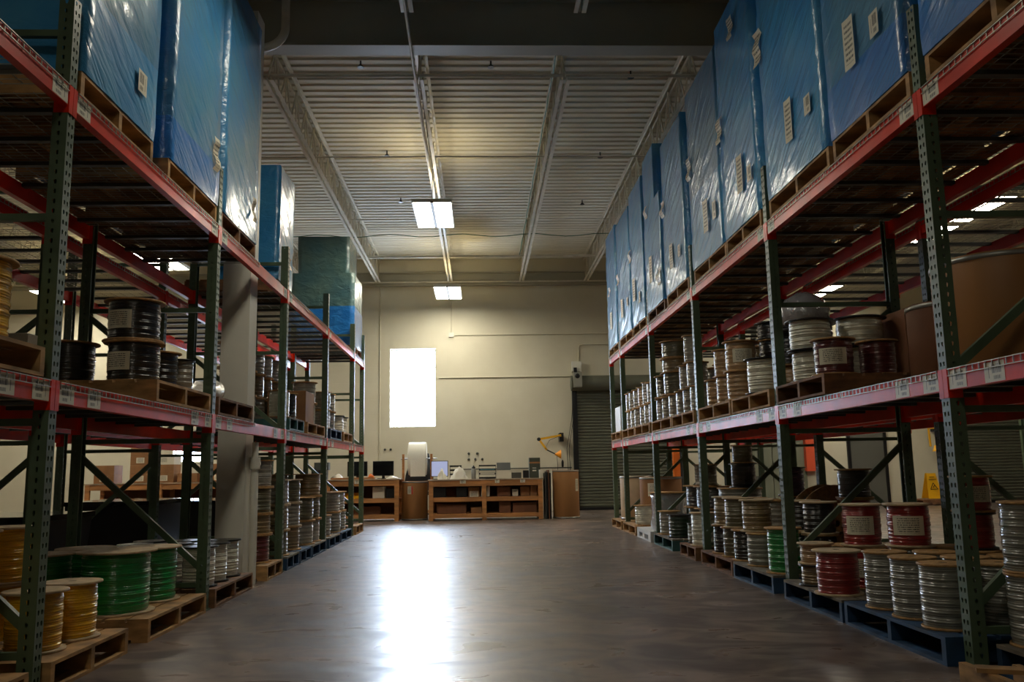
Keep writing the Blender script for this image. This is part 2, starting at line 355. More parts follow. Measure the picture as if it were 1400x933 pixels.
# white building column with downpipe, in the left rack line
cr = empty('building_column', (-2.30, 8.23, 0)); tag(cr, 'white square steel column rising through the left rack', 'column')
MB().box(-.13, .13, -.13, .13, 0, 5.6).build('column_shaft', WHITEPAINT, cr)
MB().box(-.17, .17, -.17, .17, 0, .02).build('base_plate', WHITEPAINT, cr)
dp = MB(); dp.tube([(0, 0, 0), (0, 0, 1.05)], .035, 12); dp.tube([(0, 0, 1.05), (0, 0, 1.16)], .05, 12); dp.tube([(0, 0, 1.16), (0, 0, 1.30)], .03, 12); dp.tube([(0,0,1.1),(.05,0,1.1)], .02, 8)
tag(dp.build('standing_pipe', WHITEPAINT, loc=(-2.115, 8.23, 0)), 'short white pipe with fitting standing against the white column', 'pipe')

# far wall fittings ------------------------------------------------------------
SHUT = mat('shutter_steel', (98, 100, 86), .5, var=.08, vscale=2)
def roller(name, xa, xb, zt, label):
    r = empty(name, ((xa+xb)/2, Y1, 0), label, 'roller door'); struct(r)
    hw = (xb-xa)/2; c = MB(); n = int(zt/.075); vs = []; 
    for k in range(n+1):
        z = zt*k/n
        for dy, dz in ((-.05, 0), (-.075, .018), (-.075, .05), (-.05, .068)):
            if z+dz <= zt+.001: vs.append((dy, z+dz+.01))
    pts = []
    for dy, z in vs: pts += [(-hw, dy, z), (hw, dy, z)]
    c.add(pts, [(2*i, 2*i+1, 2*i+3, 2*i+2) for i in range(len(vs)-1)])
    struct(c.build('shutter_curtain', SHUT, r))
    struct(MB().box(-hw, hw, -.085, -.03, 0, .07).build('bottom_bar', BLACK, r))
    for s in (-1, 1): struct(MB().box(s*hw, s*(hw+.12), -.12, -.001, 0, zt+.1).build('guide_rail', BLACK, r))
    h = MB(); h.lathe([(.19, -hw-.15), (.19, hw+.15)], 24, (0, -.2, zt+.17), 'X'); h.lathe([(.001, -hw-.15), (.19, -hw-.15)], 24, (0, -.2, zt+.17), 'X', False); h.lathe([(.19, hw+.15), (.001, hw+.15)], 24, (0, -.2, zt+.17), 'X', False)
    struct(h.build('shutter_hood', SHUT, r))
    return r
roller('door_1', 2.42, 4.85, 2.93, 'grey-green roller shutter in far wall beside right rack')
roller('door_2', 12.1, 15.0, 3.0, 'grey-green roller shutter in far wall at far right')
GREYD = mat('grey_door_paint', (92, 92, 86), .5); GREYL = mat('grey_green_door', (112, 116, 100), .5)
dr = empty('door_3', (9.66, Y1, 0), 'dark grey steel personnel door in far wall right of racks', 'door'); struct(dr)
struct(MB().box(-.42, .42, -.05, -.002, .01, 2.1).build('door_leaf', GREYD, dr))
fr = MB(); fr.box(-.5, -.42, -.06, -.002, 0, 2.18); fr.box(.42, .5, -.06, -.002, 0, 2.18); fr.box(-.42, .42, -.06, -.002, 2.1, 2.18)
struct(fr.build('door_frame', BLACK, dr)); struct(MB().lathe([(.001,-.12),(.035,-.12),(.035,-.09),(.012,-.08),(.012,-.05)], 12, (.34, 0, .95), 'Y').build('door_knob', STEEL, dr))
dr = empty('door_4', (7.25, Y1, 0), 'grey-green steel double door in far wall behind right rack', 'door'); struct(dr)
for s in (-1, 1): struct(MB().box(s*.01, s*.85, -.05, -.002, .01, 2.3).build('door_leaf', GREYL, dr))
struct(MB().box(-.7, -.3, -.06, -.051, .55, .75).build('louvre', DKGREY, dr))
ORP = mat('orange_paint', (222, 108, 24), .45); REDP = mat('red_orange_panel', (206, 82, 48), .5); YEL = mat('yellow_paint', (226, 168, 20), .4)
pr_ = empty('guard_post', (4.42, 19.4, 0), 'bright orange steel guard post by the roller shutter', 'post')
MB().box(-.07, .07, -.07, .07, .012, 2.0).build('post_shaft', ORP, pr_); MB().box(-.12, .12, -.12, .12, 0, .012).build('base_plate', BLACK, pr_)
pn = empty('wall_cabinet', (8.25, Y1-.12, .85), 'orange-red flat cabinet on far wall left of the grey door', 'cabinet')
MB().box(-.2, .2, -.08, .119, 0, 1.15).build('cabinet_body', REDP, pn); MB().box(.17, .2, -.11, -.081, .5, .6).build('cabinet_handle', BLACK, pn)
# operator boxes above the shutter, conduits
bx = empty('shutter_motor', (2.40, Y1-.16, 2.98), 'grey shutter motor box with badge beside the hood', 'motor')
MB().box(-.09, .11, -.34, -.1, 0, .36).build('motor_case', mat('light_grey_case', (138, 138, 128), .5), bx); MB().lathe([(.0001, -.345), (.06, -.345), (.06, -.341)], 16, (0, 0, .27), 'Y').build('badge', BLACK, bx)
MB().box(-.02, .02, -.1, .159, .1, .2).build('wall_bracket', BLACK, bx)
bx = empty('control_box', (2.45, Y1, 3.4), 'cream control box on far wall above the shutter motor', 'control box')
MB().box(-.14, .10, -.12, -.001, 0, .26).build('box_body', WHITEPAINT, bx); MB().box(-.1, -.02, -.16, -.121, -.06, .1).build('terminal_cover', BLACK, bx)
pipe('conduit', [(2.5, Y1-.02, 3.66), (2.5, Y1-.02, 4.0), (2.53, Y1-.02, 4.08), (2.62, Y1-.02, 4.1), (5.2, Y1-.02, 4.1)], .014, WALL, 'cream conduit rising from the control box then turning right', 'conduit')
pipe('conduit', [(-.69, Y1-.02, 5.6), (-.69, Y1-.02, 4.38)], .012, WALL, 'thin conduit dropping to the junction box under the far lamp', 'conduit')
pipe('conduit', [(-.60, Y1-.02, 4.37), (9.0, Y1-.02, 4.37)], .012, WALL, 'thin conduit running right from the junction box', 'conduit')
pipe('conduit', [(-1.0, Y1-.02, 3.3), (2.3, Y1-.02, 3.3)], .014, WALL, 'cream conduit running from the bright window to the shutter', 'conduit')
tag(MB().box(-.75, -.63, Y1-.06, Y1-.001, 4.32, 4.43).build('junction_box', WHITEPAINT), 'small cream junction box on far wall above the window', 'junction box')
pipe('conduit', [(-2.46, Y1-.02, 5.6), (-2.46, Y1-.02, 1.0)], .016, WALL, 'cream vertical conduit left of the bright window', 'conduit')
for i, (x, z) in enumerate(((-.28, 1.42), (-.07, 1.42), (-.28, 1.28), (-.12, 1.28), (.05, 1.28), (-2.33, 1.55), (-2.19, 1.55))):
    o = MB().lathe([(.0001, -.03), (.025, -.03), (.03, -.001)], 10, (0, 0, 0), 'Y').build('wall_anchor', DKGREY, loc=(x, Y1, z))
    tag(o, 'small dark anchor on the far wall, %s' % ['top left of five over the bench', 'top right of five over the bench', 'bottom left of five over the bench', 'bottom middle of five over the bench', 'bottom right of five over the bench', 'left one beneath the window', 'right one beneath the window'][i], 'wall anchor', 'anchors on the far wall')
# yellow articulated arm
YA = Y1-.35
ar = empty('work_light', (1.98, YA, 1.4), 'yellow jointed work-light mounted on the far wall', 'lamp arm')
a = MB(); a.bar((.0, 0, .42), (-.55, 0, .33), .03, .05); a.build('upper_arm', YEL, ar)
MB().bar((-.55, -.02, .33), (-.36, -.02, .07), .03, .05).build('lower_arm', YEL, ar)
MB().bar((-.36, -.02, .07), (-.12, -.02, -.05), .02, .03).build('wrist', DKGREY, ar)
MB().lathe([(.02, 0), (.035, .04), (.10, .13), (.105, .15), (.001, .15)], 16, (0, 0, 0), 'X').build('lamp_head', mat('orange_lamp_head', (238, 150, 10), .4), ar, (-.17, -.02, -.04))
MB().box(-.04, .06, .02, .35, .27, .48).build('wall_mount', BLACK, ar); MB().cyl(.045, -.03, .03, 12, (-.55, -.01, .33), 'Y').build('elbow_joint', BLACK, ar)
t = MB(); t.tube([(0, -.03, .42), (-.3, -.04, .30), (-.4, -.04, .1), (-.12, -.05, -.06), (-.1, -.05, -.6)], .006, 5); t.build('lamp_cable', BLACK, ar)
tag(MB().lathe([(.0001, -.09), (.025, -.08), (.03, .04), (.01, .09)], 12).build('hanging_control', BLACK, loc=(2.02, Y1-.1, 1.14)), 'black pendant control hanging below the yellow arm', 'control')
for i, (x0_, x1_) in enumerate(((2.33, 2.13), (2.36, 2.18))):
    pipe('pull_cord', [(x0_, Y1-.22, 2.95), ((x0_+x1_)/2+.03, Y1-.2, 2.2), (x1_, Y1-.18, 1.5), (x1_+.02, Y1-.16, .95)], .007, BLACK, 'dark cord swooping from shutter motor past the yellow arm, %s' % ('left one' if i == 0 else 'right one'), 'cord', 5)
# second yellow lamp on the wall at right + floor sign
ar = empty('wall_lamp', (11.25, YA, 1.3), 'yellow folding lamp on the wall right of the grey door', 'lamp arm')
MB().bar((-.15, 0, .55), (-.13, 0, .1), .03, .04).build('lower_arm', YEL, ar); MB().bar((-.15, 0, .55), (.12, 0, .55), .03, .04).build('upper_arm', YEL, ar)
MB().lathe([(.0001, .16), (.04, .14), (.06, .05), (.10, 0), (.0001, 0)], 14, (0, 0, 0)).build('lamp_head', YEL, ar, (0, 0, -.02)); MB().box(.08, .16, 0, .35, .48, .6).build('wall_mount', BLACK, ar)
sg = empty('wet_floor_sign', (10.86, 20.6, .155), 'yellow folding wet-floor sign with warning triangle', 'floor sign')
for s in (-1, 1):
    p = MB(); d = .16
    p.add([(-.17, s*d, 0), (.17, s*d, 0), (.11, s*.02, .6), (-.11, s*.02, .6), (-.17, s*(d+.015), 0), (.17, s*(d+.015), 0), (.11, s*.035, .6), (-.11, s*.035, .6)], [(0,1,2,3),(4,7,6,5),(0,3,7,4),(1,5,6,2),(3,2,6,7),(0,4,5,1)])
    p.build('sign_panel', YEL, sg)
g = MB()
def slope(x, z): return (x, -(.181-.14*z/.6*1.0)-.004, z)
for (xa, za), (xb, zb) in (((-.09, .22), (.09, .22)), ((.09, .22), (0, .37)), ((0, .37), (-.09, .22)), ((-.02, .26), (.03, .32)), ((-.09, .45), (.09, .45)), ((-.06, .51), (.06, .51))):
    g.bar(slope(xa, za), slope(xb, zb), .012, .012, (0, -1, 0))
g.build('warning_triangle', BLACK, sg)

# ---------------------------------------------------------------- pallet racking
LY = [1.70, 4.19, 6.70, 9.175, 11.685, 14.17, 15.37]
RY = [1.75, 4.23, 6.712, 9.23, 11.708, 14.176, 15.357]
DEP, UW = 1.05, .076
ZB = (1.36, 2.862); BH = .105; ZT = ZB[0]+BH+.006
def upright_mesh():
    """perforated C column: web in the x=0 plane facing -x, flanges back to x=UW; two columns of holes in web, one in flange"""
    m = MB(); H = 3.5; p = .0508; n = int(H/p)
    def strip(P, w0, w1, holes, nrm):
        # P(u,z)->point; hexagonal-ish teardrop holes
        for k in range(n):
            z0, z1 = k*p, (k+1)*p
            for i, uc in enumerate(holes):
                ua = w0 if i == 0 else (holes[i-1]+uc)/2
                ub = w1 if i == len(holes)-1 else (uc+holes[i+1])/2
                zc = (z0+z1)/2; r = .0085; d = .012
                h = [(uc-r, zc+.006), (uc-r*.5, zc-d), (uc+r*.5, zc-d), (uc+r, zc+.006), (uc, zc+d)]
                o = [(ua, zc), (ua, z0), (ub, z0), (ub, zc), ((ub), z1), (ua, z1)]
                vs = [P(*q) for q in h+o]
                fs = [(5, 6, 1, 0), (6, 7, 2, 1), (7, 8, 3, 2), (8, 9, 4, 3), (9, 10, 4), (10, 5, 0, 4)]
                if nrm: fs = [f[::-1] for f in fs]
                m.add(vs, fs)
    strip(lambda u, z: (0, u, z), 0, UW, (.022, .054), True)
    strip(lambda u, z: (u, 0, z), 0, UW, (.04,), False)
    strip(lambda u, z: (u, UW, z), 0, UW, (.04,), True)
    for y in (0, UW-.012): m.box(UW-.002, UW, y, y+.012, 0, n*p)
    for y in (.003, UW-.005): m.box(.004, UW-.004, y, y+.002, 0, .3) if False else None
    return m
UPM = upright_mesh()
protoF = empty('upright_frame', (0, 0, 0))
u1 = UPM.build('upright', GREEN, protoF)
u2 = u1.copy(); COL.objects.link(u2); u2.parent = protoF; u2.location = (DEP, UW, 0); u2.rotation_euler = (0, 0, PI)
for x in (-.01, DEP-.09): MB().box(x, x+.1, -.03, UW+.03, 0, .008).build('foot_plate', GREEN, protoF)
for z in (.17, 1.25, 2.27, 3.25): MB().box(.02, DEP-.02, .022, .054, z, z+.035).build('horizontal_brace', GREEN, protoF)
for za, zb in ((.3, 1.16), (1.47, 2.25)): MB().bar((.05, .038, za), (DEP-.05, .038, zb), .03, .045).build('diagonal_brace', GREEN, protoF)
protoF_used = False
def frame(x, y, side, label, group):
    """side=+1: aisle face looks -x (right rack front). side=-1 mirrored"""
    global protoF_used
    if side > 0: loc, rz = (x, y, 0), 0
    else: loc, rz = (x, y+UW, 0), PI
    if not protoF_used:
        protoF_used = True; protoF.location = loc; protoF.rotation_euler = (0, 0, rz); tag(protoF, label, 'rack frame', group); return protoF
    return clone(protoF, loc, rz, label, 'rack frame', group)
BP = {}
def beam(x, ya, yb, z, face, ntag, label, group):
    """beam between frame centres; visible face at x looking in direction face (-1 or +1 along x)"""
    L = round(yb-ya-UW, 3); key = (L, face, ntag)
    if key not in BP:
        r = empty('shelf_beam', (x, ya+UW, z)); e = .0015
        m = MB(); s = face
        m.box(0, -s*.045, e, L-e, 0, BH-.03); m.box(-s*.012, -s*.045, e, L-e, BH-.03, BH) ; m.box(0, -s*.012, e, L-e, BH-.03, BH-.0)
        m.build('beam_rail', RED, r)
        for y0, y1, ys in ((e, -.036, 1), (L-e, L+.036, -1)):
            c = MB(); c.box(s*.002, s*.006, min(y0, y1)-(0 if ys > 0 else .0), max(y0, y1), -.038, .11)
            yy = y0-.0 if ys > 0 else y0
            c.box(s*.006, -s*.07, yy-.001, yy+ys*.003, -.038, .11)
            c.build('beam_connector', RED, r)
        if ntag:
            k = [.012, .32] if ntag == 2 and L > 2 else [.012]
            for q in k:
                for y0 in (q, L-q-.155): MB().box(s*.0005, s*.0015, y0, y0+.155, .004, .098).build('location_tag', TAG_Y, r)
        BP[key] = r; tag(r, label, 'rack beam', group); return r
    return clone(BP[key], (x, ya+UW, z), 0, label, 'rack beam', group)
DP = {}
def deck(xf, side, ya, yb, z, label, group):
    """wire deck resting on both beams, xf aisle face"""
    L = round(yb-ya, 3); key = (L, side)
    if key not in DP:
        r = empty('wire_deck', (xf, ya, z)); s = side; m = MB(); n = int(L/.052)
        for k in range(n+1):
            y = .01+(L-.02)*k/n
            m.box(-s*.006, s*(DEP+.006), y-.002, y+.002, 0, .004); m.box(-s*.006, -s*.002, y-.002, y+.002, -.035, 0)
        for k in range(11):
            x = .02+k*.101; m.box(s*x, s*(x+.004), .004, L-.004, .004, .008)
        m.box(-s*.010, -s*.006, .004, L-.004, -.035, -.031); m.box(-s*.010, -s*.006, .004, L-.004, -.002, .002)
        m.build('wire_grid', WIRE, r)
        for k in range(3):
            y = L*(k+.5)/3; c = MB(); c.box(s*.05, s*(DEP-.05), y-.022, y+.022, -.026, -.001); c.build('support_channel', DKGREY, r)
        DP[key] = r; tag(r, label, 'wire deck', group); return r
    return clone(DP[key], (xf, ya, z), 0, label, 'wire deck', group)
RACKS = [('left', -2.06, -1, LY, 'aisle'), ('left', -2.06-DEP-.25, -1, LY, 'rear'), ('right', 2.364, 1, RY, 'aisle'), ('right', 2.364+DEP+.23, 1, RY, 'rear')]
for side, xf, s, YS, which in RACKS:
    rk = '%s %s rack' % (side, which)
    for i, y in enumerate(YS):
        lab = 'green perforated upright frame of the %s, %s from camera' % (rk, ORD[i])
        if which == 'aisle': frame(xf, y, s, lab, 'rack frames')
        else: # rear rack: braces mirrored
            frame(xf+s*DEP, y, -s, lab, 'rack frames')
    for i in range(6):
        for lv, z in enumerate(ZB):
            nm = ['middle', 'top'][lv]; bay = '%s bay' % ORD[i]
            nt_ = (2 if lv == 0 else 1) if (which == 'aisle') else 0
            beam(xf, YS[i], YS[i+1], z, -s, nt_, 'red %s-level front beam of the %s, %s' % (nm, rk, bay), 'red rack beams')
            beam(xf+s*DEP, YS[i], YS[i+1], z, s, 0, 'red %s-level back beam of the %s, %s' % (nm, rk, bay), 'red rack beams')
            if i == 5: segs = [(YS[i]+.09, YS[i+1]-.02)]
            else:
                a, b_ = YS[i]+.085, YS[i+1]-.01; mid = (a+b_)/2; segs = [(a, mid-.004), (mid+.004, b_)]
            for q, (a, b_) in enumerate(segs):
                if side == 'left' and which == 'aisle' and i == 2 and q == 1: continue
                deck(xf, s, a, b_, z+BH, 'wire deck on the %s level of the %s, %s, %s half' % (nm, rk, bay, 'near' if q == 0 else 'far'), 'wire decks')

# ---------------------------------------------------------------- pallets
PP = {}
PC = dict(wood=(WOOD, WOOD, WOOD), old=(OLDWOOD, OLDWOOD, OLDWOOD), blue=(GREYWOOD, BLUEWOOD, BLUEWOOD), teal=(GREYWOOD, TEALWOOD, TEALWOOD), plastic=(WHITEPL, WHITEPL, WHITEPL), bluetop=(BLUEWOOD, BLUEWOOD, BLUEWOOD))
PN = dict(wood='pale wooden pallet', old='dark worn wooden pallet', blue='blue-sided pallet with grey boards', teal='teal-painted pallet', plastic='white plastic pallet with hand holes', bluetop='blue-painted pallet')
def pallet(xf, side, ya, yb, z, kind, where, depth=1.0):
    """xf aisle edge; extends away from the aisle. stringers run away from the aisle"""
    L = round(yb-ya, 2); key = (L, kind, side, depth)
    lab = '%s, %s' % (PN[kind], where)
    if key not in PP:
        r = empty('pallet', (xf, ya, z)); s = side; top, st, bot = PC[kind]; rr = random.Random(len(PP))
        if kind == 'plastic':
            m = MB()
            m.box(0, s*depth, 0, L, .11, .14)
            for k in range(3):
                y = (L-.16)*k/2
                m.box(0, s*depth, y, y+.16, .02, .11) if k != 1 else m.box(0, s*depth, y+.02, y+.14, .02, .11)
            m.box(0, s*depth, 0, L, 0, .02)
            for q in (.18, .42): m.box(0, s*.02, L*q+.1, L*q+.12, .02, .11)
            m.box(-s*.001, s*.012, .16, L-.16, .085, .11)
            m.build('pallet_body', WHITEPL, r)
        else:
            for k in range(3):
                y = (L-.04)*k/2; MB().box(0, s*depth, y, y+.04, .018, .122).build('stringer', st, r)
            m = MB(); n = 7; bw = depth/n
            for k in range(n):
                jj = rr.uniform(-.006, .006); m.box(s*(k*bw+.001), s*(k*bw+bw-.022+(.008 if k in (0, n-1) else 0)), jj*(k > 0), L+jj*(k > 0), .122, .14)
            m.build('top_boards', top, r)
            m = MB()
            for x in (0, .45, .9): m.box(s*x*depth, s*(x+.1)*depth, 0, L, 0, .018)
            m.build('bottom_boards', bot, r)
        PP[key] = r; tag(r, lab, 'pallet', 'pallets'); return r
    return clone(PP[key], (xf, ya, z), 0, lab, 'pallet', 'pallets')
BAY = ['nearest bay', 'second bay', 'third bay', 'fourth bay', 'fifth bay', 'end bay']
RF, LF = 2.30, -2.03
ZP = ZT+.004                                                # top of wire decks
ZPT = ZB[1]+BH+.010
for y0, y1, k, wh in ((3.1, 4.18, 'blue', 0), (4.36, 5.56, 'bluetop', 1), (5.60, 6.66, 'blue', 1), (6.90, 7.98, 'blue', 2), (8.02, 9.14, 'old', 2), (9.38, 10.1, 'old', 3), (10.5, 11.6, 'teal', 3), (11.85, 12.85, 'plastic', 4), (13.0, 14.1, 'wood', 4), (14.30, 15.3, 'wood', 5)):
    n_ = 'near' if y0 < RY[wh]+.6 and wh not in (0, 5) else 'far'
    pallet(RF+(.15 if wh == 0 else 0), 1, y0, y1, 0, k, 'on floor under the right rack, %s%s' % (BAY[wh], '' if wh in (0, 5) else ', '+n_+' one'))
for y0, y1, k, wh in ((3.0, 4.1, 'wood', 0), (4.30, 5.2, 'wood', 1), (5.5, 6.62, 'wood', 1), (6.83, 7.93, 'old', 2), (8.45, 9.1, 'wood', 2), (9.30, 9.92, 'blue', 3), (9.98, 10.62, 'bluetop', 3), (10.68, 11.62, 'blue', 3), (11.85, 12.75, 'blue', 4), (12.85, 13.85, 'bluetop', 4), (14.36, 15.2, 'wood', 5)):
    n_ = {10.68: 'far', 9.98: 'middle'}.get(y0, 'near' if y0 < LY[wh]+.7 and wh not in (0, 5) else 'far')
    pallet(LF, -1, y0, y1, 0, k, 'on floor under the left rack, %s%s' % (BAY[wh], '' if wh in (0, 5) else ', '+n_+' one'), 1.0 if y0 != 8.45 else .95)
for y0, y1, k, wh in ((5.72, 6.68, 'old', 1), (6.84, 7.9, 'wood', 2), (7.95, 9.12, 'wood', 2), (9.33, 10.42, 'wood', 3), (10.47, 11.66, 'wood', 3), (11.82, 12.95, 'wood', 4), (12.99, 14.12, 'wood', 4), (14.3, 15.3, 'wood', 5)):
    n_ = 'near' if y0 < RY[wh]+.6 and wh not in (0, 5) else 'far'
    pallet(2.34, 1, y0, y1, ZP, k, 'on middle level of right rack, %s%s' % (BAY[wh], '' if wh in (0, 5) else ', '+n_+' one'))
for y0, y1, k, wh in ((2.9, 4.12, 'wood', 0), (5.55, 6.66, 'wood', 1), (6.86, 7.9, 'old', 2), (9.42, 10.2, 'teal', 3), (10.4, 11.55, 'wood', 3), (12.0, 12.95, 'bluetop', 4), (13.15, 14.05, 'wood', 4)):
    n_ = 'near' if y0 < LY[wh]+.7 and wh not in (0, 5) else 'far'
    pallet(-2.06, -1, y0, y1, ZP, k, 'on middle level of left rack, %s%s' % (BAY[wh], '' if wh in (0, 5) else ', '+n_+' one'))
# broken pallet lying at the bottom right corner
bk = empty('broken_pallet', (2.12, 2.9, 0), 'broken pale pallet on the floor at the bottom right corner', 'pallet')
MB().box(0, .035, 0, 1.02, .018, .12).build('stringer', WOOD, bk); MB().box(.20, .235, -.05, .95, .018, .12).build('stringer', WOOD, bk)
m = MB(); m.box(0, .235, .93, 1.02, .0, .017); m.box(0, .235, .0, .09, 0, .017); m.build('bottom_boards', WOOD, bk)
m = MB(); m.bar((.0, .30, .13), (.24, .55, .13), .09, .018); m.bar((-.02, .85, .13), (.25, .72, .135), .08, .018); m.build('top_boards', WOOD, bk)

# ---------------------------------------------------------------- wire spools
SPP = {}; KINDC = {}
def spool_proto(kind, r, h, fl, lab):
    key = (kind, round(r, 3), round(h, 3), fl, lab)
    if key in SPP: return SPP[key], False
    root = empty('wire_spool', (0, 0, 0)); t = .012; FM = {'w': FLANGE, 'p': FLANGE_P, 'b': FLANGE_B}[fl]
    for z in (0, h-t):
        m = MB(); m.lathe([(.022, z), (r-.002, z)], 28, smooth=False); m.lathe([(r-.002, z), (r, z+.003), (r, z+t-.003), (r-.002, z+t)], 28); m.lathe([(r-.002, z+t), (.022, z+t)], 28, smooth=False); m.lathe([(.022, z+t), (.022, z)], 12)
        m.build('spool_flange', FM, root)
    m = MB()
    m.cyl(.02, h-.002, h-.001, 12); m.build('arbor_hole', BLACK, root)
    # winding: ridges, slight belly
    rr = random.Random(hash(key) & 255); rw = r*.84 if kind not in ('grey',) else r*.93; n = max(12, int(h/.0125)); prof = []
    hh = h-2*t-.002
    for k in range(n):
        za = t+.001+hh*k/n; b = 1-(.014 if kind == 'grey' else .026)*rr.random(); e = 1+.025*math.sin(PI*k/n)+.012*math.sin(k*1.7+len(kind))
        prof += [(rw*b*e*.988, za), (rw*b*e, za+hh/n*.35), (rw*b*e, za+hh/n*.65), (rw*b*e*.988, za+hh/n*.99)]
    m = MB(); m.lathe(prof, 28); m.lathe([(prof[-1][0], t+hh), (.02, t+hh)], 28, smooth=False); m.build('wire_winding', COILM[kind], root)
    if lab:
        rl = rw*1.035; m = MB(); a = -PI/2; da = .13/rl
        m.lathe([(rl, h*.28), (rl, h*.72)], 8, a0=a-da*.75, a1=a+da*.75)
        m.build('paper_label', PAGE_X, root)
    SPP[key] = root
    return root, True
BOOK = []     # (place, row, y, x, kind, ...) gathered, then built in order so that labels can count
def sp(place, row, kind, x, y, z, r=.15, h=.30, fl='w', lab=0, rz=None): BOOK.append((place, row, y, x, z, kind, r, h, fl, lab, rz))
P = 'right floor, '
z1, z2 = .141, .141+.336
# nearest bay
for x in (2.62, 2.90):
    for y in (4.10, 3.82): sp(P+'nearest bay', 'bottom', 'grey', x, y-(x > 2.8)*.02, z1, .13, .335); sp(P+'nearest bay', 'upper', 'grey', x, y-(x > 2.8)*.02, z1+.336, .13, .335)
# second bay
for y in (4.60, 4.93, 5.27): sp(P+'second bay', 'front bottom', 'grey', 2.45, y, z1, .13, .335)
for y in (4.56, 4.88, 5.20, 5.52): sp(P+'second bay', 'second bottom', 'grey', 2.73, y, z1, .128, .335); sp(P+'second bay', 'third bottom', 'grey', 3.0, y, z1, .128, .335)
sp(P+'second bay', 'upper', 'red', 2.74, 5.52, z2, .15, .27, 'p', 1); sp(P+'second bay', 'upper', 'red', 3.02, 5.26, z2, .125, .22, 'b', 0); sp(P+'second bay', 'third-tier', 'red', 3.02, 5.26, z2+.222, .125, .22, 'w', 1)
sp(P+'second bay', 'front bottom', 'red', 2.40, 5.87, z1, .16, .29, 'p'); sp(P+'second bay', 'front bottom', 'bronze', 2.43, 6.31, z1, .13, .15, 'b'); sp(P+'second bay', 'front second-tier', 'tan', 2.43, 6.31, z1+.151, .13, .15, 'p')
sp(P+'second bay', 'second bottom', 'red', 2.72, 6.12, z1, .15, .29, 'w', 1); sp(P+'second bay', 'second upper', 'red', 2.70, 6.12, z1+.291, .15, .29, 'p', 1)
sp(P+'second bay', 'second bottom', 'grey', 2.75, 6.46, z1, .15, .27); sp(P+'third bay', 'back bottom near', 'red', 3.08, 7.07, z1, .15, .30); sp(P+'third bay', 'back upper near', 'red', 3.08, 7.07, z1+.301, .14, .28, 'w'); sp(P+'third bay', 'back third-tier near', 'black', 3.08, 7.07, z1+.582, .15, .24, 'w')
# third bay
for y, k in ((7.07, 'green'), (7.60, 'grey'), (8.05, 'black'), (8.40, 'olive'), (8.75, 'black')):
    sp(P+'third bay', 'front bottom', k, 2.46, y, z1, .14 if k != 'green' else .15, .28 if k != 'green' else .36)
for y, k in ((7.75, 'bronze'), (8.30, 'olive'), (8.68, 'bronze')): sp(P+'third bay', 'front upper', k, 2.47, y, z1+.281, .15, .28, 'p')
for y, k, h in ((7.10, 'black', .3), (7.45, 'black', .3), (8.14, 'olive', .28), (8.5, 'black', .28), (8.83, 'olive', .28)):
    sp(P+'third bay', 'second bottom', k, 2.78, y, z1, .15, h); sp(P+'third bay', 'second upper', k if k != 'olive' else 'silver', 2.78, y, z1+h+.001, .15, .26, 'p' if k == 'black' else 'w')
sp(P+'third bay', 'back bottom', 'black', 3.1, 8.55, z1, .14, .28); sp(P+'third bay', 'back second-tier', 'black', 3.1, 8.55, z1+.281, .14, .28); sp(P+'third bay', 'back top', 'purple', 3.1, 8.55, z1+.562, .14, .28, 'b')
# fourth bay
sp(P+'fourth bay', 'front bottom', 'white', 2.46, 9.62, z1, .15, .36, 'p'); sp(P+'fourth bay', 'front bottom', 'grey', 2.46, 9.95, z1, .10, .22, 'b')
sp(P+'fourth bay', 'front bottom', 'darkgreen', 2.47, 10.80, z1, .16, .28, 'b'); sp(P+'fourth bay', 'front bottom', 'silver', 2.46, 11.35, z1, .15, .30)
for y, k in ((9.65, 'black'), (10.75, 'grey'), (11.3, 'grey')): sp(P+'fourth bay', 'second bottom', k, 2.90, y, z1, .2, .34); sp(P+'fourth bay', 'second upper', 'black' if k == 'grey' else 'grey', 2.90, y, z1+.341, .25, .28)
for y, k in ((10.62, 'olive'), (10.95, 'silver')): sp(P+'fourth bay', 'third-tier', k, 2.82, y, z1+.622, .11, .27)
for y, x in ((9.55, 3.0), (9.6, 2.8)): pass
sp(P+'fourth bay', 'third-tier', 'black', 2.95, 9.65, z1+.622, .16, .27, 'b'); sp(P+'fourth bay', 'top', 'olive', 2.95, 9.65, z1+.893, .13, .2)
# fifth bay
sp(P+'fifth bay', 'front bottom', 'white', 2.47, 13.2, z1, .15, .3)
# ---- right middle level
P = 'right middle level, '; m1 = ZP+.141
sp(P+'second bay', 'front', 'maroon', 2.50, 5.92, m1, .155, .26, 'w', 1); sp(P+'second bay', 'second', 'maroon', 2.84, 5.97, m1, .145, .25, 'w')
sp(P+'second bay', 'front', 'white', 2.54, 6.42, m1, .17, .24, 'b'); sp(P+'second bay', 'front upper', 'white', 2.54, 6.42, m1+.241, .18, .24, 'b')
sp(P+'second bay', 'second', 'white', 2.93, 6.44, m1, .17, .27, 'b'); sp(P+'second bay', 'second upper', 'white', 2.92, 6.40, m1+.271, .2, .22, 'b')
for y, r, k in ((7.38, .18, 'white'), (8.07, .16, 'tan'), (8.50, .14, 'tan'), (8.88, .14, 'tan')): sp(P+'third bay', 'front bottom', k, 2.50, y, m1, r, .28 if k != 'white' else .31, 'w' if k != 'white' else 'b')
sp(P+'third bay', 'front upper', 'tan', 2.52, 8.12, m1+.281, .17, .29, 'w', 1); sp(P+'third bay', 'front upper', 'tan', 2.52, 8.62, m1+.281, .14, .28)
for y, k in ((7.3, 'black'), (7.8, 'tan'), (8.25, 'bronze'), (8.75, 'bronze')): sp(P+'third bay', 'second bottom', k, 2.92, y, m1, .19, .3)
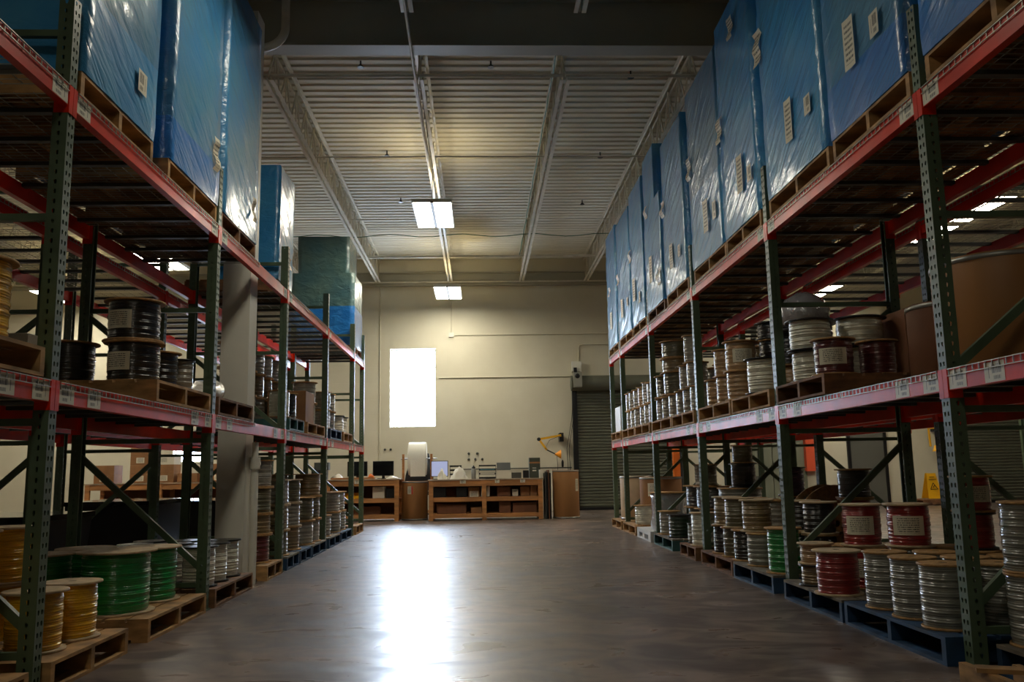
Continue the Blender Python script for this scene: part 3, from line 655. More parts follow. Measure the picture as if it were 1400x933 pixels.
for y, k in ((7.3, 'black'), (7.8, 'black'), (8.25, 'black'), (8.75, 'bronze')): sp(P+'third bay', 'second upper', k, 2.92, y, m1+.301, .19, .3, 'b' if y < 8 else 'w')
sp(P+'third bay', 'third-tier', 'black', 2.92, 8.25, m1+.602, .2, .17, 'b'); sp(P+'third bay', 'third-tier', 'black', 2.92, 7.75, m1+.602, .2, .17, 'b')
for y in (9.6, 9.95, 10.3, 10.72, 11.12, 11.48): sp(P+'fourth bay', 'front bottom', 'silver', 2.50, y, m1, .14, .29)
for y, k in ((9.75, 'silver'), (10.12, 'silver'), (10.80, 'olive'), (11.28, 'olive')): sp(P+'fourth bay', 'front upper', k, 2.51, y, m1+.291, .14 if k == 'silver' else .19, .29)
sp(P+'fourth bay', 'front third-tier', 'silver', 2.52, 9.92, m1+.582, .13, .33); sp(P+'fourth bay', 'front third-tier', 'bronze', 2.58, 11.02, m1+.582, .23, .2); sp(P+'fourth bay', 'front top', 'olive', 2.58, 11.02, m1+.783, .23, .22)
for y in (9.6, 10.0, 10.4, 10.8, 11.2): sp(P+'fourth bay', 'second bottom', 'bronze', 2.92, y, m1, .16, .29); sp(P+'fourth bay', 'second upper', 'silver', 2.92, y, m1+.291, .16, .29)
for y in (12.02, 12.36, 12.70, 13.16, 13.5, 13.86): sp(P+'fifth bay', 'front bottom', 'silver', 2.50, y, m1, .14, .29)
for y in (12.1, 12.45, 12.8, 13.2, 13.6, 13.9): sp(P+'fifth bay', 'front upper', 'silver' if y != 12.8 else 'tan', 2.50, y, m1+.291, .14, .29 if y != 12.45 else .33)
for y in (12.05, 12.4, 12.78, 13.2, 13.6): sp(P+'fifth bay', 'second bottom', 'bronze', 2.84, y, m1, .15, .29); sp(P+'fifth bay', 'second upper', 'bronze', 2.84, y, m1+.291, .15, .29)
# ---- left floor
P = 'left floor, '
for x, y in ((-2.24, 4.93), (-2.26, 4.58), (-2.60, 4.90), (-2.60, 4.55)): sp(P+'second bay', 'front bottom' if x > -2.3 else 'second bottom', 'yellow', x, y, z1, .155, .30, 'p')
for x, y in ((-2.60, 4.90), (-2.60, 4.55), (-2.92, 4.72)): sp(P+'second bay', 'upper' if x > -2.8 else 'back upper', 'yellow', x, y, z1+.301, .155, .30, 'p')
sp(P+'second bay', 'back bottom', 'yellow', -2.92, 4.72, z1, .155, .30, 'p')
for x, y in ((-2.25, 3.86), (-2.6, 3.86)): sp(P+'nearest bay', 'bottom', 'yellow', x, y, z1, .155, .30, 'p'); sp(P+'nearest bay', 'upper', 'yellow', x, y, z1+.301, .155, .3, 'p')
sp(P+'second bay', 'front bottom', 'green', -2.36, 5.80, z1, .245, .39, 'p'); sp(P+'second bay', 'front bottom', 'green', -2.33, 6.32, z1, .2, .37, 'p'); sp(P+'second bay', 'second bottom', 'green', -2.80, 5.78, z1, .18, .38, 'p'); sp(P+'second bay', 'second bottom', 'green', -2.78, 6.3, z1, .2, .37, 'p')
for x, r_ in ((-2.22, 'front bottom'), (-2.53, 'second bottom'), (-2.84, 'back bottom')):
    for y in (7.02, 7.34, 7.68): sp(P+'third bay', r_, 'white', x, y, z1, .145, .31, 'b')
for k, (c, h) in enumerate((('maroon', .27), ('bronze', .2), ('olive', .26), ('silver', .27))):
    zz = z1+(0, .271, .472, .733)[k]; sp(P+'third bay', ['far stack bottom', 'far stack second-tier', 'far stack third-tier', 'far stack top'][k], c, -2.25, 8.82 if k < 1 else 8.84, zz, .17, h)
for x, y in ((-2.22, 9.50), (-2.60, 9.55), (-2.24, 10.2), (-2.62, 10.25)):
    for k in range(3): sp(P+'fourth bay', ['bottom', 'second-tier', 'third-tier'][k]+(' front' if x > -2.3 else ' second'), ['olive', 'bronze', 'silver'][(k+int(y)) % 3], x, y, z1+.266*k, .17, .265, 'p' if k else 'w')
for x, y in ((-2.24, 10.93), (-2.24, 11.36), (-2.66, 10.95), (-2.66, 11.40)):
    for k in range(3 if x < -2.3 or y > 11 else 2): sp(P+'fourth bay', ['bottom', 'second-tier', 'third-tier'][k]+(' front far' if x > -2.3 else ' second far'), ['silver', 'olive', 'bronze'][k], x, y, z1+.286*k, .19, .285)
for x, y in ((-2.26, 12.2), (-2.26, 13.06), (-2.26, 13.52), (-2.68, 12.2), (-2.68, 13.1), (-2.68, 13.5)):
    for k in range(2 if y > 13 else 1): sp(P+'fifth bay', ['bottom', 'upper'][k]+(' front' if x > -2.3 else ' second'), 'silver' if k else 'grey', x, y, z1+.291*k, .195, .29)
# ---- left middle level
P = 'left middle level, '
sp(P+'second bay', 'front', 'black', -2.32, 5.82, m1, .195, .275, 'w', 1, -.35); sp(P+'second bay', 'front upper', 'black', -2.33, 5.82, m1+.276, .195, .28, 'w', 1, -.3)
sp(P+'second bay', 'second', 'black', -2.76, 5.84, m1, .19, .28, 'w'); sp(P+'second bay', 'front', 'black', -2.33, 6.28, m1, .16, .27, 'w'); sp(P+'second bay', 'front', 'silver', -2.25, 6.54, m1, .1, .25, 'b')
sp(P+'nearest bay', 'front', 'yellow', -2.28, 3.88, m1, .18, .37, 'w'); sp(P+'nearest bay', 'second', 'black', -2.63, 3.92, m1, .15, .27, 'b')
for y, k in ((9.60, 'white'), (9.95, 'black')): sp(P+'fourth bay', 'front', k, -2.22, y, m1, .13, .3)
for y in (9.6, 9.98, 10.4, 10.8, 11.25):
    for k in range(3): sp(P+'fourth bay', ['second bottom', 'second middle', 'second top'][k], ['grey', 'bronze', 'silver'][k], -2.74, y, m1+.281*k, .17, .28)
for y in (11.25,):
    for k in range(2): sp(P+'fourth bay', ['front', 'front upper'][k], 'silver', -2.28, y, m1+.281*k, .17, .28)
for y in (12.2, 12.6):
    for k in range(2): sp(P+'fifth bay', ['front bottom', 'front upper'][k], 'silver', -2.22, y, m1+.261*k, .13, .26); sp(P+'fifth bay', ['second bottom', 'second upper'][k], 'silver', -2.6, y, m1+.261*k, .16, .26)
for y in (13.4, 13.78): sp(P+'fifth bay', 'front', 'white', -2.25, y, m1, .165, .26, 'b')
CN = dict(silver='silver', grey='grey', black='black', red='red', maroon='dark red', green='green', darkgreen='dark green', yellow='yellow', white='white', tan='tan', olive='olive-grey', purple='purple', bronze='bronze')
from collections import Counter
tot = Counter((b[0], b[1], b[5]) for b in BOOK); seen = Counter()
BOOK.sort(key=lambda b: (b[0], b[1], b[5], b[2]+abs(b[3])*.01))
for place, row, y, x, z, kind, r, h, fl, lab, rz in BOOK:
    k = (place, row, kind); i = seen[k]; seen[k] += 1
    o_ = '' if tot[k] == 1 else ' (%s of them)' % (ORD[i] if i else 'nearest')
    label = '%s wire spool%s, %s row, %s' % (CN[kind], o_, row, place)
    pr, new = spool_proto(kind, r, h, fl, lab)
    if rz is None: rz = rnd.uniform(-.25, .25) + (-.35 if x > 0 else .35) * (1 if lab else 0)
    grp = 'wire spools on the racks'
    if new: pr.location = (x, y, z); pr.rotation_euler = (0, 0, rz); tag(pr, label, 'wire spool', grp)
    else: clone(pr, (x, y, z), rz, label, 'wire spool', grp)
# large cable reel lying on its rim
rl = empty('cable_reel', (3.16, 7.80, .141), 'large wooden cable reel standing on its rim, right floor level', 'cable reel')
# it would collide with nothing: stands on the pallet behind the second row
for y0 in (-.13, .11): MB().lathe([(.03, y0), (.34, y0), (.34, y0+.02), (.03, y0+.02), (.03, y0)], 40, (0, 0, .34), 'Y').build('reel_flange', FLANGE, rl)
MB().lathe([(.29, -.11), (.3, -.05), (.29, 0), (.3, .05), (.29, .11)], 32, (0, 0, .34), 'Y').build('cable_winding', COILM['black'], rl)

# ---------------------------------------------------------------- wrapped blue loads on the top level
def load(side, xf, ya, yb, z0, ztop, label, steps=(), mats=None, pages=(), depth=1.08, kind='wood', pl=None, seed=0, pal=''):
    """stack of shrink-wrapped cartons; steps: (z, near inset, far inset) for layers above z"""
    pa, pb = pl or (ya-.0, yb)
    pallet(xf+side*.01, side, pa, pb, ZPT, kind, 'under the %s blue load, top %s shelf' % (pal, 'right' if side > 0 else 'left'), 1.0)
    r = empty('wrapped_load', (xf, (ya+yb)/2, z0), 'blue shrink-wrapped load'+label if label.startswith(' ') else label, 'wrapped load', 'blue wrapped loads')
    rr = random.Random(seed); H = ztop-z0
    levels = sorted(set([0, H]+[s[0]-z0 for s in steps])); out = []
    for a, b in zip(levels[:-1], levels[1:]):
        ni = fi = xi = 0
        for st in steps:
            if a+z0 >= st[0]-1e-6: ni, fi = st[1], st[2]; xi = st[3] if len(st) > 3 else 0
        out.append((a, b, ni, fi, xi))
    for li, (a, b, ni, fi, xi) in enumerate(out):
        x0, x1 = side*(0+xi), side*(depth-xi*1.2); y0, y1 = (ya-yb)/2+ni, (yb-ya)/2-fi
        m = MB(); nz = max(2, int((b-a)/.09)); per = []
        ny = 12; nx = 12
        for k in range(ny): per.append((x0, y0+(y1-y0)*k/ny))
        for k in range(nx): per.append((x0+(x1-x0)*k/nx, y1))
        for k in range(ny): per.append((x1, y1+(y0-y1)*k/ny))
        for k in range(nx): per.append((x1+(x0-x1)*k/nx, y0))
        cx, cy = (x0+x1)/2, 0; vs = []; n = len(per)
        from mathutils import noise as _n
        for iz in range(nz+1):
            z = a+(b-a)*iz/nz
            for px, py in per:
                dx, dy = px-cx, py-cy
                q = _n.noise(Vector((px*2.3+seed*3.1, py*2.3, z*1.9))) * .012 + _n.noise(Vector((px*9+seed, py*9, z*9)))*.004
                seam = -.006 if abs(((z+.02) % .41)-.02) < .025 else 0
                L = math.hypot(dx, dy); f = 1+(q+seam)/L
                vs.append((cx+dx*f, cy+dy*f, z))
        fs = [(i*n+k, i*n+(k+1) % n, (i+1)*n+(k+1) % n, (i+1)*n+k) for i in range(nz) for k in range(n)]
        if side > 0: fs = [f[::-1] for f in fs]
        m.add(vs, fs, True)
        top = tuple(nz*n+k for k in range(n)); bot = tuple(range(n))
        if a == 0: m.add([vs[k] for k in bot], [tuple(range(n)) if side > 0 else tuple(range(n))[::-1]])
        m.add([vs[k] for k in top], [tuple(range(n)) if side < 0 else tuple(range(n))[::-1]])
        m.build('carton_layers', (mats[li] if mats else BLUE), r)
    for (fy, dz, wy, hz, tp) in pages:
        yc = (ya-yb)/2+(yb-ya)*fy
        m = MB(); s = side; n = 6; vs = []
        for k in range(n+1):
            zz = hz*k/n; bl = .016+.014*math.sin(zz*37+seed)*(tp == 'c') + .002
            for u in (0, .5, 1): vs.append((-s*(bl+(.008 if u == 1 and tp != 't' else 0)), (u-.5)*wy+(.02*math.sin(zz*20) if tp == 'c' else 0), zz))
        m.add(vs, [(3*k+j, 3*k+j+1, 3*k+j+4, 3*k+j+3) for k in range(n) for j in (0, 1)])
        m.build('paper_label', {'p': PAGE_Y, 't': TAG_Y, 'c': PAGE_Y}[tp], r, (0, yc, dz))
    return r
zb = ZPT+.142
R = 'shrink-wrapped blue load on the top right shelf, '
PG = [(.42, .28, .13, .34, 'p'), (.18, .30, .11, .14, 't')]
load(1, 2.35, 14.29, 15.3, zb, 5.17, R+'farthest of all', pages=[(.5, .3, .14, .3, 'p'), (.6, .9, .12, .16, 'c')], seed=1, pal='farthest', mats=[BLUE])
load(1, 2.35, 12.90, 14.12, zb, 5.07, R+'second from the far end', pages=[(.6, .3, .13, .3, 'p'), (.85, .9, .13, .18, 'c'), (.2, .4, .1, .13, 't')], seed=2, pal='second farthest')
load(1, 2.35, 11.81, 12.84, zb, 5.18, R+'third from the far end', pages=[(.7, .35, .13, .34, 'p'), (.3, .25, .12, .16, 't'), (.95, 1.0, .13, .2, 'c')], seed=3, pal='third farthest')
load(1, 2.35, 10.6, 11.66, zb, 5.30, R+'fourth from the far end, stepped near edge', steps=[(4.55, .3, 0)], mats=[BLUE, BLUE], pages=[(.6, .35, .13, .36, 'p'), (.15, .22, .14, .22, 'c'), (.8, 1.3, .12, .18, 'c')], seed=4, pal='fourth farthest stepped', kind='old')
load(1, 2.35, 9.34, 10.45, zb, 5.07, R+'tallest narrow one beyond the slanted light streaks', pages=[(.6, .25, .13, .3, 'p'), (.25, .3, .1, .14, 't'), (.95, 1.0, .13, .2, 'c')], seed=5, pal='fifth farthest')
load(1, 2.35, 7.86, 9.08, zb, 5.12, R+'between two uprights, greyish upper wrap', pages=[(.45, .25, .14, .34, 'p'), (.2, .3, .12, .18, 't'), (.93, 1.0, .12, .25, 'c')], seed=6, pal='fifth nearest', mats=[BLUE, BLUED], steps=[(3.9, .0, 0)])
load(1, 2.35, 6.80, 7.84, zb, 5.25, R+'just beyond the third upright, two papers low', pages=PG+[(.95, .95, .12, .25, 'c'), (.45, 1.75, .12, .2, 'c')], seed=7, pal='fourth nearest', pl=(6.83, 7.84))
load(1, 2.35, 5.42, 6.62, zb, 5.2, R+'just before the third upright', pages=[(.5, .27, .12, .33, 'p'), (.2, .33, .11, .14, 't'), (.98, 1.15, .14, .3, 'c')], seed=8, pal='third nearest', kind='wood')
load(1, 2.35, 4.33, 5.35, zb, 5.2, R+'beside the nearest visible upright', pages=[(.6, .32, .13, .33, 'p'), (.28, .36, .11, .15, 't')], seed=9, pal='second nearest', mats=[BLUEBAND, BLUED], steps=[(3.46, 0, 0)])
load(1, 2.35, 2.95, 4.16, zb, 5.2, R+'cut by the top right corner', pages=[(.72, .16, .14, .3, 'p')], seed=10, pal='nearest', mats=[BLUEBAND, BLUED], steps=[(3.6, 0, 0)])
Lb = 'shrink-wrapped blue load on the top left shelf, '
load(-1, -2.06, 4.33, 5.33, zb, 5.2, Lb+'nearest, diagonal wrap and one tag', pages=[(.72, .2, .13, .14, 't')], seed=11, pal='nearest', mats=[BLUE, BLUED], steps=[(3.6, 0, 0)])
load(-1, -2.06, 5.6, 6.67, zb, 5.25, Lb+'second, with torn flap at its corner', pages=[(.86, .24, .1, .26, 'c')], seed=12, pal='second nearest', mats=[BLUEBAND, BLUED], steps=[(3.42, 0, 0)], kind='wood')
load(-1, -2.06, 6.80, 7.86, zb, 5.25, Lb+'third, with bright glare at its base', pages=[(.8, .16, .08, .22, 'c')], seed=13, pal='third nearest', mats=[BLUED, BLUED], steps=[(3.8, 0, 0)], kind='old')
load(-1, -2.19, 9.28, 10.0, zb, 4.42, Lb+'short dark one beside the fourth upright', seed=14, pal='short dark', mats=[BLUE, BLUE], steps=[(4.0, .0, 0)], depth=.7, kind='old', pl=(9.28, 10.2), pages=[(.6, .2, .12, .14, 'c')])
load(-1, -2.09, 14.27, 15.28, zb, 5.0, Lb+'farthest, narrower grey-green box on top', seed=15, pal='farthest', mats=[BLUEBAND, TEALW, TEALW], steps=[(3.78, 0, 0), (4.35, .06, .06, .10)], kind='old')

# ---------------------------------------------------------------- other goods on the racks
def drum(x, y, z, r, h, label, ringed=True, m=None, lidded=True, page=None):
    d = empty('fibre_drum', (x, y, z), label, 'drum', 'fibre drums')
    b = MB(); b.lathe([(.001, 0), (r-.01, 0), (r, .01), (r, h-.03), (r-.004, h-.01)], 40); b.build('drum_body', m or FIBRE, d)
    g = MB()
    for zz in (.0, h-.035): MB().lathe([(r+.001, zz+.005), (r+.007, zz+.008), (r+.007, zz+.03), (r+.001, zz+.033)], 40).build('rim_band', STEEL, d)
    g = MB(); g.lathe([(r-.005, h-.012), (r+.004, h-.006), (r+.004, h+.004), (r-.02, h+.004), (r-.03, h-.01), (.001, h-.01)], 40); g.build('drum_lid', m or FIBRE, d)
    if page:
        a, w_, z0, z1_ = page; p = MB(); p.lathe([(r+.002, z0), (r+.002, z1_)], 8, a0=a-w_/r/2, a1=a+w_/r/2); p.build('paper_label', PAGE_X, d)
    return d
def carton(x0, x1, y0, y1, z0, z1_, label, m=CARTON, group=None, page=None, flap=True, name='carton'):
    c = empty(name, ((x0+x1)/2, (y0+y1)/2, z0), label, 'box', group); hx, hy, h = abs(x1-x0)/2, abs(y1-y0)/2, z1_-z0
    b = MB(); b.box(-hx, hx, -hy, hy, 0, h); o = b.build('carton_body', m, c)
    bv = o.modifiers.new('bevel', 'BEVEL'); bv.width = min(.006, h*.1); bv.segments = 2
    if flap: MB().box(-hx*.98, hx*.98, -.025, .025, h+.0002, h+.0012).build('packing_tape', mat('packing_tape', (190, 160, 110), .25), c)
    if page:
        u0, u1, w0, w1 = page; MB().box(-hx+2*hx*u0, -hx+2*hx*u1, -hy-.002, -hy-.0006, h*w0, h*w1).build('paper_label', PAGE_X, c)
    return c
drum(3.01, 4.74, ZP, .36, .66, 'large brown fibre drum on right middle level at frame edge')
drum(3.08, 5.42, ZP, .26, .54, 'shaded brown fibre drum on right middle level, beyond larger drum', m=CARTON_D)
drum(2.66, 14.8, .141, .27, .72, 'pale fibre drum on the farthest right floor pallet', m=FIBRE_P)
drum(2.86, 13.72, .141, .33, .71, 'brown fibre drum with labels beside pale drum, right rack floor', page=(-PI/2-.55, .2, .42, .62), m=CARTON)
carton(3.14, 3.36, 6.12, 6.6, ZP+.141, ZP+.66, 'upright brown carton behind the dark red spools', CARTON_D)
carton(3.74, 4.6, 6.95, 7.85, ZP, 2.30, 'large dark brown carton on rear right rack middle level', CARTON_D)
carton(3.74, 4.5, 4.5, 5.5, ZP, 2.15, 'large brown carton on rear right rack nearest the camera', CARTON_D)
carton(2.36, 2.60, 14.36, 14.9, ZP+.141, ZP+.141+.42, 'tall white box on the right middle level by shutter', WHITEPL)
carton(2.62, 3.2, 14.4, 15.1, ZP+.141, ZP+.141+.35, 'brown carton behind the tall white box', CARTON)
carton(-2.56, -2.10, 10.46, 10.98, ZP+.141, ZP+.141+.38, 'tall brown carton on the left middle level, fourth bay', CARTON)
wb_ = carton(-3.05, -2.72, 5.22, 5.42, ZP, ZT+.40, 'grey-white printed box beside black spools, left middle level', mat('grey_white_card', (168, 160, 140), .6), flap=False)
tx = MB(); tx.box(-.13, -.06, -.103, -.101, .30, .345); tx.box(.07, .12, -.103, -.101, .08, .12)
for k, u in enumerate((-.12, -.09, -.06, -.03, .0)): tx.box(u, u+.018, -.103, -.101, .225, .25)
tx.box(-.12, .02, -.103, -.101, .20, .207); tx.build('printed_marks', DKGREY, wb_)
# wrapped silver goods
wp = empty('wrapped_pallet_goods', (2.66, 12.25, .141), 'grey reel wrapped in shiny clear film on white plastic pallet', 'wrapped goods')
MB().lathe([(.001, 0), (.26, 0), (.27, .1), (.24, .22), (.25, .4), (.26, .5), (.001, .5)], 28).build('reel_body', mat('silver_film', (190, 190, 196), .15, metal=.5, bump=.9, bscale=14, coat=1), wp)
MB().lathe([(.001, .501), (.28, .501), (.28, .515), (.001, .515)], 28).build('board_top', FLANGE, wp)
wp = MB(); wp.lathe([(.001, 0), (.2, 0), (.22, .12), (.16, .22), (.05, .28), (.001, .29)], 20)
o = tag(wp.build('film_bundle', mat('silver_film', (0,0,0)), loc=(2.85, 7.30, m1+.602)), 'crumpled shiny film bundle on top of black spools, right middle level', 'plastic film')
bag = MB(); prof = []
for k in range(9): prof.append((.20*math.sin(PI*k/8)**.6+.002, .22*(1-math.cos(PI*k/8))/2))
bag.lathe(prof, 18)
for i, v in enumerate(bag.v): bag.v[i] = (v[0]*.8, v[1]*2.0, v[2]*(.7+.3*math.sin(v[1]*9)))
tag(bag.build('film_bundle', FILMW, loc=(-2.34, 7.3, ZP+.141)), 'white plastic-wrapped bundle on left pallet beside the column', 'plastic film')
# black bulk bins on the rear left rack floor level
def black_bin(x0, x1, y0, y1, h, label, paper=False):
    b = empty('bulk_bin', ((x0+x1)/2, (y0+y1)/2, 0), label, 'bin', 'black bulk bins'); hx, hy = (x1-x0)/2, (y1-y0)/2; m = MB(); t = .9
    m.add([(-hx*t, -hy*t, .06), (hx*t, -hy*t, .06), (hx*t, hy*t, .06), (-hx*t, hy*t, .06), (-hx, -hy, h), (hx, -hy, h), (hx, hy, h), (-hx, hy, h)], [(0,3,2,1),(4,5,6,7),(0,1,5,4),(1,2,6,5),(2,3,7,6),(3,0,4,7)])
    m.build('bin_body', BLACK, b); m = MB(); m.box(-hx-.02, hx+.02, -hy-.02, hy+.02, h+.001, h+.045); m.build('bin_lid', BLACK_G, b)
    for sx in (-1, 1):
        for sy in (-1, 1): MB().box(sx*hx*.8, sx*hx*.6, sy*hy*.8, sy*hy*.6, 0, .06).build('bin_foot', BLACK, b)
    if paper: MB().box(hx*.35, hx*.75, -hy-.012, -hy-.01, h*.25, h*.62).build('paper_sheet', PAGE_X, b)
black_bin(-4.35, -3.45, 6.9, 7.9, .66, 'black lidded bulk bin with white sheet behind the green spools', True)
black_bin(-4.35, -3.45, 8.3-1.0+2.0, 10.4, .70, 'black lidded bulk bin beyond, behind the white spools')
black_bin(-4.35, -3.45, 4.4, 5.6, .66, 'black lidded bulk bin at the far left edge behind yellow spools')
black_bin(-4.35, -3.45, 11.85, 13.2, .62, 'black lidded bulk bin farthest along the left rear rack')
# rear right rack floor pallets and goods
for y0, k, w_ in ((4.4, 'old', 'second bay'), (6.9, 'old', 'third bay'), (9.4, 'old', 'fourth bay')):
    pallet(3.70, 1, y0, y0+1.1, 0, k, 'empty on the floor of the rear right rack, %s' % w_)

# ---------------------------------------------------------------- workbenches
def bench(x0, x1, y0, y1, h, posts, label, cat='workbench'):
    b = empty('workbench', (x0, y0, 0), label, cat, 'lumber workbenches'); W, D = x1-x0, y1-y0
    m = MB(); m.box(-.02, W+.02, -.02, D+.02, h-.025, h); m.build('bench_top', mat('bench_top_board', (186, 160, 130), .5, var=.25, vscale=3), b)
    m = MB(); m.box(0, W, 0, .04, h-.14, h-.026); m.box(0, W, D-.04, D, h-.14, h-.026); m.build('apron_rail', LUMBER, b)
    MB().box(0, W, D-.012, D, .05, h-.141).build('added_dark_back', CARTON_D, b)  # dark sheet added to hide the bright wall and darken the shelves
    for p in posts:
        MB().box(p, p+.09, -.012, .06, 0, h-.026).build('bench_leg', LUMBER, b); MB().box(p, p+.09, D-.06, D+.012, 0, h-.026).build('bench_leg', LUMBER, b)
    for z in (.45, .12):
        m = MB(); m.box(.0, W, .001, .04, z-.07, z+.015); m.box(.0, W, .042, D-.061, z-.005, z+.015); m.build('bench_shelf', LUMBER, b)
    return b
BH_ = .83
bench(-1.06, 1.28, 17.9, 18.65, BH_, (0, 1.09, 2.25), 'long lumber workbench with two shelves right of the foam roll')
bench(-4.6, -1.69, 18.1, 18.85, .865, (0, 1.4, 2.82), 'lumber workbench with two black screens left of the foam roll')
bench(-8.3, -5.1, 18.6, 19.4, .86, (0, 1.5, 3.11), 'lumber workbench stacked with cartons seen through left racks')
# tags on aprons
for i, (x, y, z, w_) in enumerate(((.82, 17.885, .745, .1), (-.42, 17.885, .745, .12), (-.55+.85, 17.885, .745, .09), (-2.6, 18.085, .775, .12))):
    tag(MB().box(0, w_, -.002, 0, 0, .09).build('bench_tag', TAG_X, loc=(x, y, z)), 'small barcode tag on a workbench front, %s' % ['rightmost on right bench', 'leftmost on right bench', 'middle of right bench', 'on the left bench'][i], 'tag', 'bench tags')
drum(-1.385, 18.48, 0, .27, .80, 'brown open fibre drum between the two workbenches', page=(-PI/2-.3, .12, .54, .70))
tag(MB().lathe([(.275+.003, 0), (.275+.003, .16)], 6, a0=-PI/2-.2, a1=-PI/2-.08).build('red_tape', mat('red_tape', (190, 50, 40), .5), loc=(-1.385, 18.48, .54)), 'red strip on the drum between the benches', 'tape')
drum(1.78, 18.12, 0, .275, .98, 'tall brown fibre drum right of the workbench by shutter', page=(-PI/2+.9, .1, .55, .8))
# big foam roll on wooden posts
fo = empty('foam_roll_stand', (-1.36, 18.92+.0, 0), 'large white foam roll on a rod between wooden posts', 'foam roll')
MB().lathe([(.04, -.19), (.35, -.19), (.355, -.17), (.355, .17), (.35, .19), (.04, .19)], 48, (0, 0, 1.28), 'X').build('foam_roll', mat('white_foam', (236, 234, 222), .7, bump=.2, bscale=40), fo)
MB().tube([(-.36, 0, 1.28), (.42, 0, 1.28)], .012, 8).build('roll_rod', STEEL, fo)
for x in (-.31, .30): MB().box(x-.025, x+.025, -.035, .035, 0, 1.38).build('stand_post', LUMBER, fo)
m = MB(); m.box(-.285, .275, -.02, .02, .12, .18); m.build('stand_rail', LUMBER, fo)
m = MB(); m.box(-.13, .19, -.36, -.355, .90, 1.25); m.build('foam_sheet_end', mat('white_foam', (0,0,0)), fo)
# black jacket-like bag behind the drum
bg = MB(); bg.add([(-.30, -.06, 0), (.30, -.06, 0), (.30, .08, 0), (-.30, .08, 0), (-.26, -.05, .2), (.28, -.05, .25), (.28, .07, .25), (-.26, .07, .2), (-.12, -.03, .5), (.2, -.03, .48), (.2, .05, .48), (-.12, .05, .5)],
    [(3,2,1,0),(0,1,5,4),(1,2,6,5),(2,3,7,6),(3,0,4,7),(4,5,9,8),(5,6,10,9),(6,7,11,10),(7,4,8,11),(8,9,10,11)])
ch = empty('office_chair', (-1.4, 19.75, 0), 'black office chair behind the drum and foam roll', 'chair')
o = bg.build('chair_back', BLACK, ch, (0, .1, .57)); o.scale = (1.15, 1, 1.75); MB().box(-.27, .27, -.3, .14, .48, .56).build('chair_seat', BLACK, ch); MB().cyl(.03, .08, .48, 12).build('chair_column', BLACK, ch)
for k in range(5): a = k*2*PI/5; MB().bar((0, 0, .07), (.28*math.cos(a), .28*math.sin(a), .05), .04, .03).build('chair_leg', BLACK, ch); MB().cyl(.025, -.02, .02, 10, (.28*math.cos(a), .28*math.sin(a), .025), 'X').build('caster', BLACK, ch)
# leaning flat panels between bench and drum
for i in range(4):
    p = MB(); x = 1.33+i*.036; p.box(x, x+.018, 17.86+.02*i, 18.5, 0, .93+.03*(i % 3)); tag(p.build('flat_panel', (DKGREY, BLACK, CARTON_D, BLACK)[i]), 'dark flat panel standing on edge by bench end, %s from the bench' % ORD[i].replace('nearest', 'first'), 'panel', 'flat panels by the bench')
tag(MB().box(1.22, 1.30, 17.95, 18.06, BH_+.001, BH_+.17).build('paper_cup_stack', PAPER), 'white paper stack on the right end of the workbench', 'paper')
# things on right bench ------------------------------------------
def monitor(x, y, z, w_, h, label, screen, tilt=.0):
    r = empty('monitor', (x, y, z), label, 'monitor', 'bench monitors')
    MB().box(-w_/2, w_/2, -.02, .02, .06, .06+h).build('screen_housing', BLACK, r); MB().box(-w_/2+.012, w_/2-.012, -.023, -.0205, .072, .06+h-.012).build('screen', screen, r)
    MB().box(-.03, .03, .02, .05, .0, .2).build('stand_neck', BLACK, r); MB().box(-.12, .12, -.06, .12, 0, .012).build('stand_base', BLACK, r)
LCD = mat('lit_screen', (150, 160, 200), .2, emit=(170, 178, 215), estr=.55)
monitor(-.86, 18.42, BH_, .36, .33, 'lit bluish monitor on the right bench beside the foam roll', LCD)
monitor(-2.05, 18.45, .866, .44, .31, 'black switched-off screen nearest the foam roll', BLACK_G)
monitor(-2.60, 18.5, .866, .42, .31, 'black switched-off screen partly behind the rack upright', BLACK_G)
def tray_stack(x, y, z, w_, d, n, label, filled=None):
    r = empty('tray_stack', (x, y, z), label, 'paper trays', 'black tray stacks')
    for k in range(n):
        zz = k*.085; m = MB(); m.box(-w_/2, w_/2, -d/2, d/2, zz, zz+.008); m.box(-w_/2, -w_/2+.01, -d/2, d/2, zz+.008, zz+.035); m.box(w_/2-.01, w_/2, -d/2, d/2, zz+.008, zz+.035); m.box(-w_/2+.01, w_/2-.01, d/2-.01, d/2, zz+.008, zz+.035); m.build('tray', BLACK, r)
        if k < n-1:
            for s in (-1, 1): MB().box(s*(w_/2-.008), s*(w_/2), -.03, .03, zz+.036, zz+.084).build('tray_riser', BLACK, r)
        if filled and k in filled: MB().box(-w_/2+.03, w_/2-.03, -d/2+.01, d/2-.03, zz+.009, zz+.03).build('paper_ream', filled[k], r)
tray_stack(-.52, 18.45, BH_+.001, .25, .22, 4, 'open black tray rack behind the white bags')
tray_stack(.15, 18.35, BH_+.001, .36, .3, 4, 'filled black tray rack in middle of right bench', {1: PAPER, 2: mat('teal_paper', (60, 120, 130), .5), 3: DKGREY})
def lump(name, x, y, z, rx, ry, h, m, label, cat, seed):
    from mathutils import noise as _n
    b = MB(); prof = [(max(.001, math.sin(PI*min(1, .5+.5*k/7))), k/7) for k in range(8)]
    b.lathe(prof, 18); b.lathe([(1, 0), (.001, 0)], 18)
    for i, v in enumerate(b.v):
        q = 1+.35*_n.noise(Vector((v[0]*1.6+seed, v[1]*1.6, v[2]*2))); b.v[i] = (v[0]*rx*q, v[1]*ry*q, v[2]*h*(1 if v[2] < .01 else q))
    return tag(b.build(name, m, loc=(x, y, z)), label, cat)
PBAG = mat('white_bag', (232, 228, 214), .4, bump=.5, bscale=20)
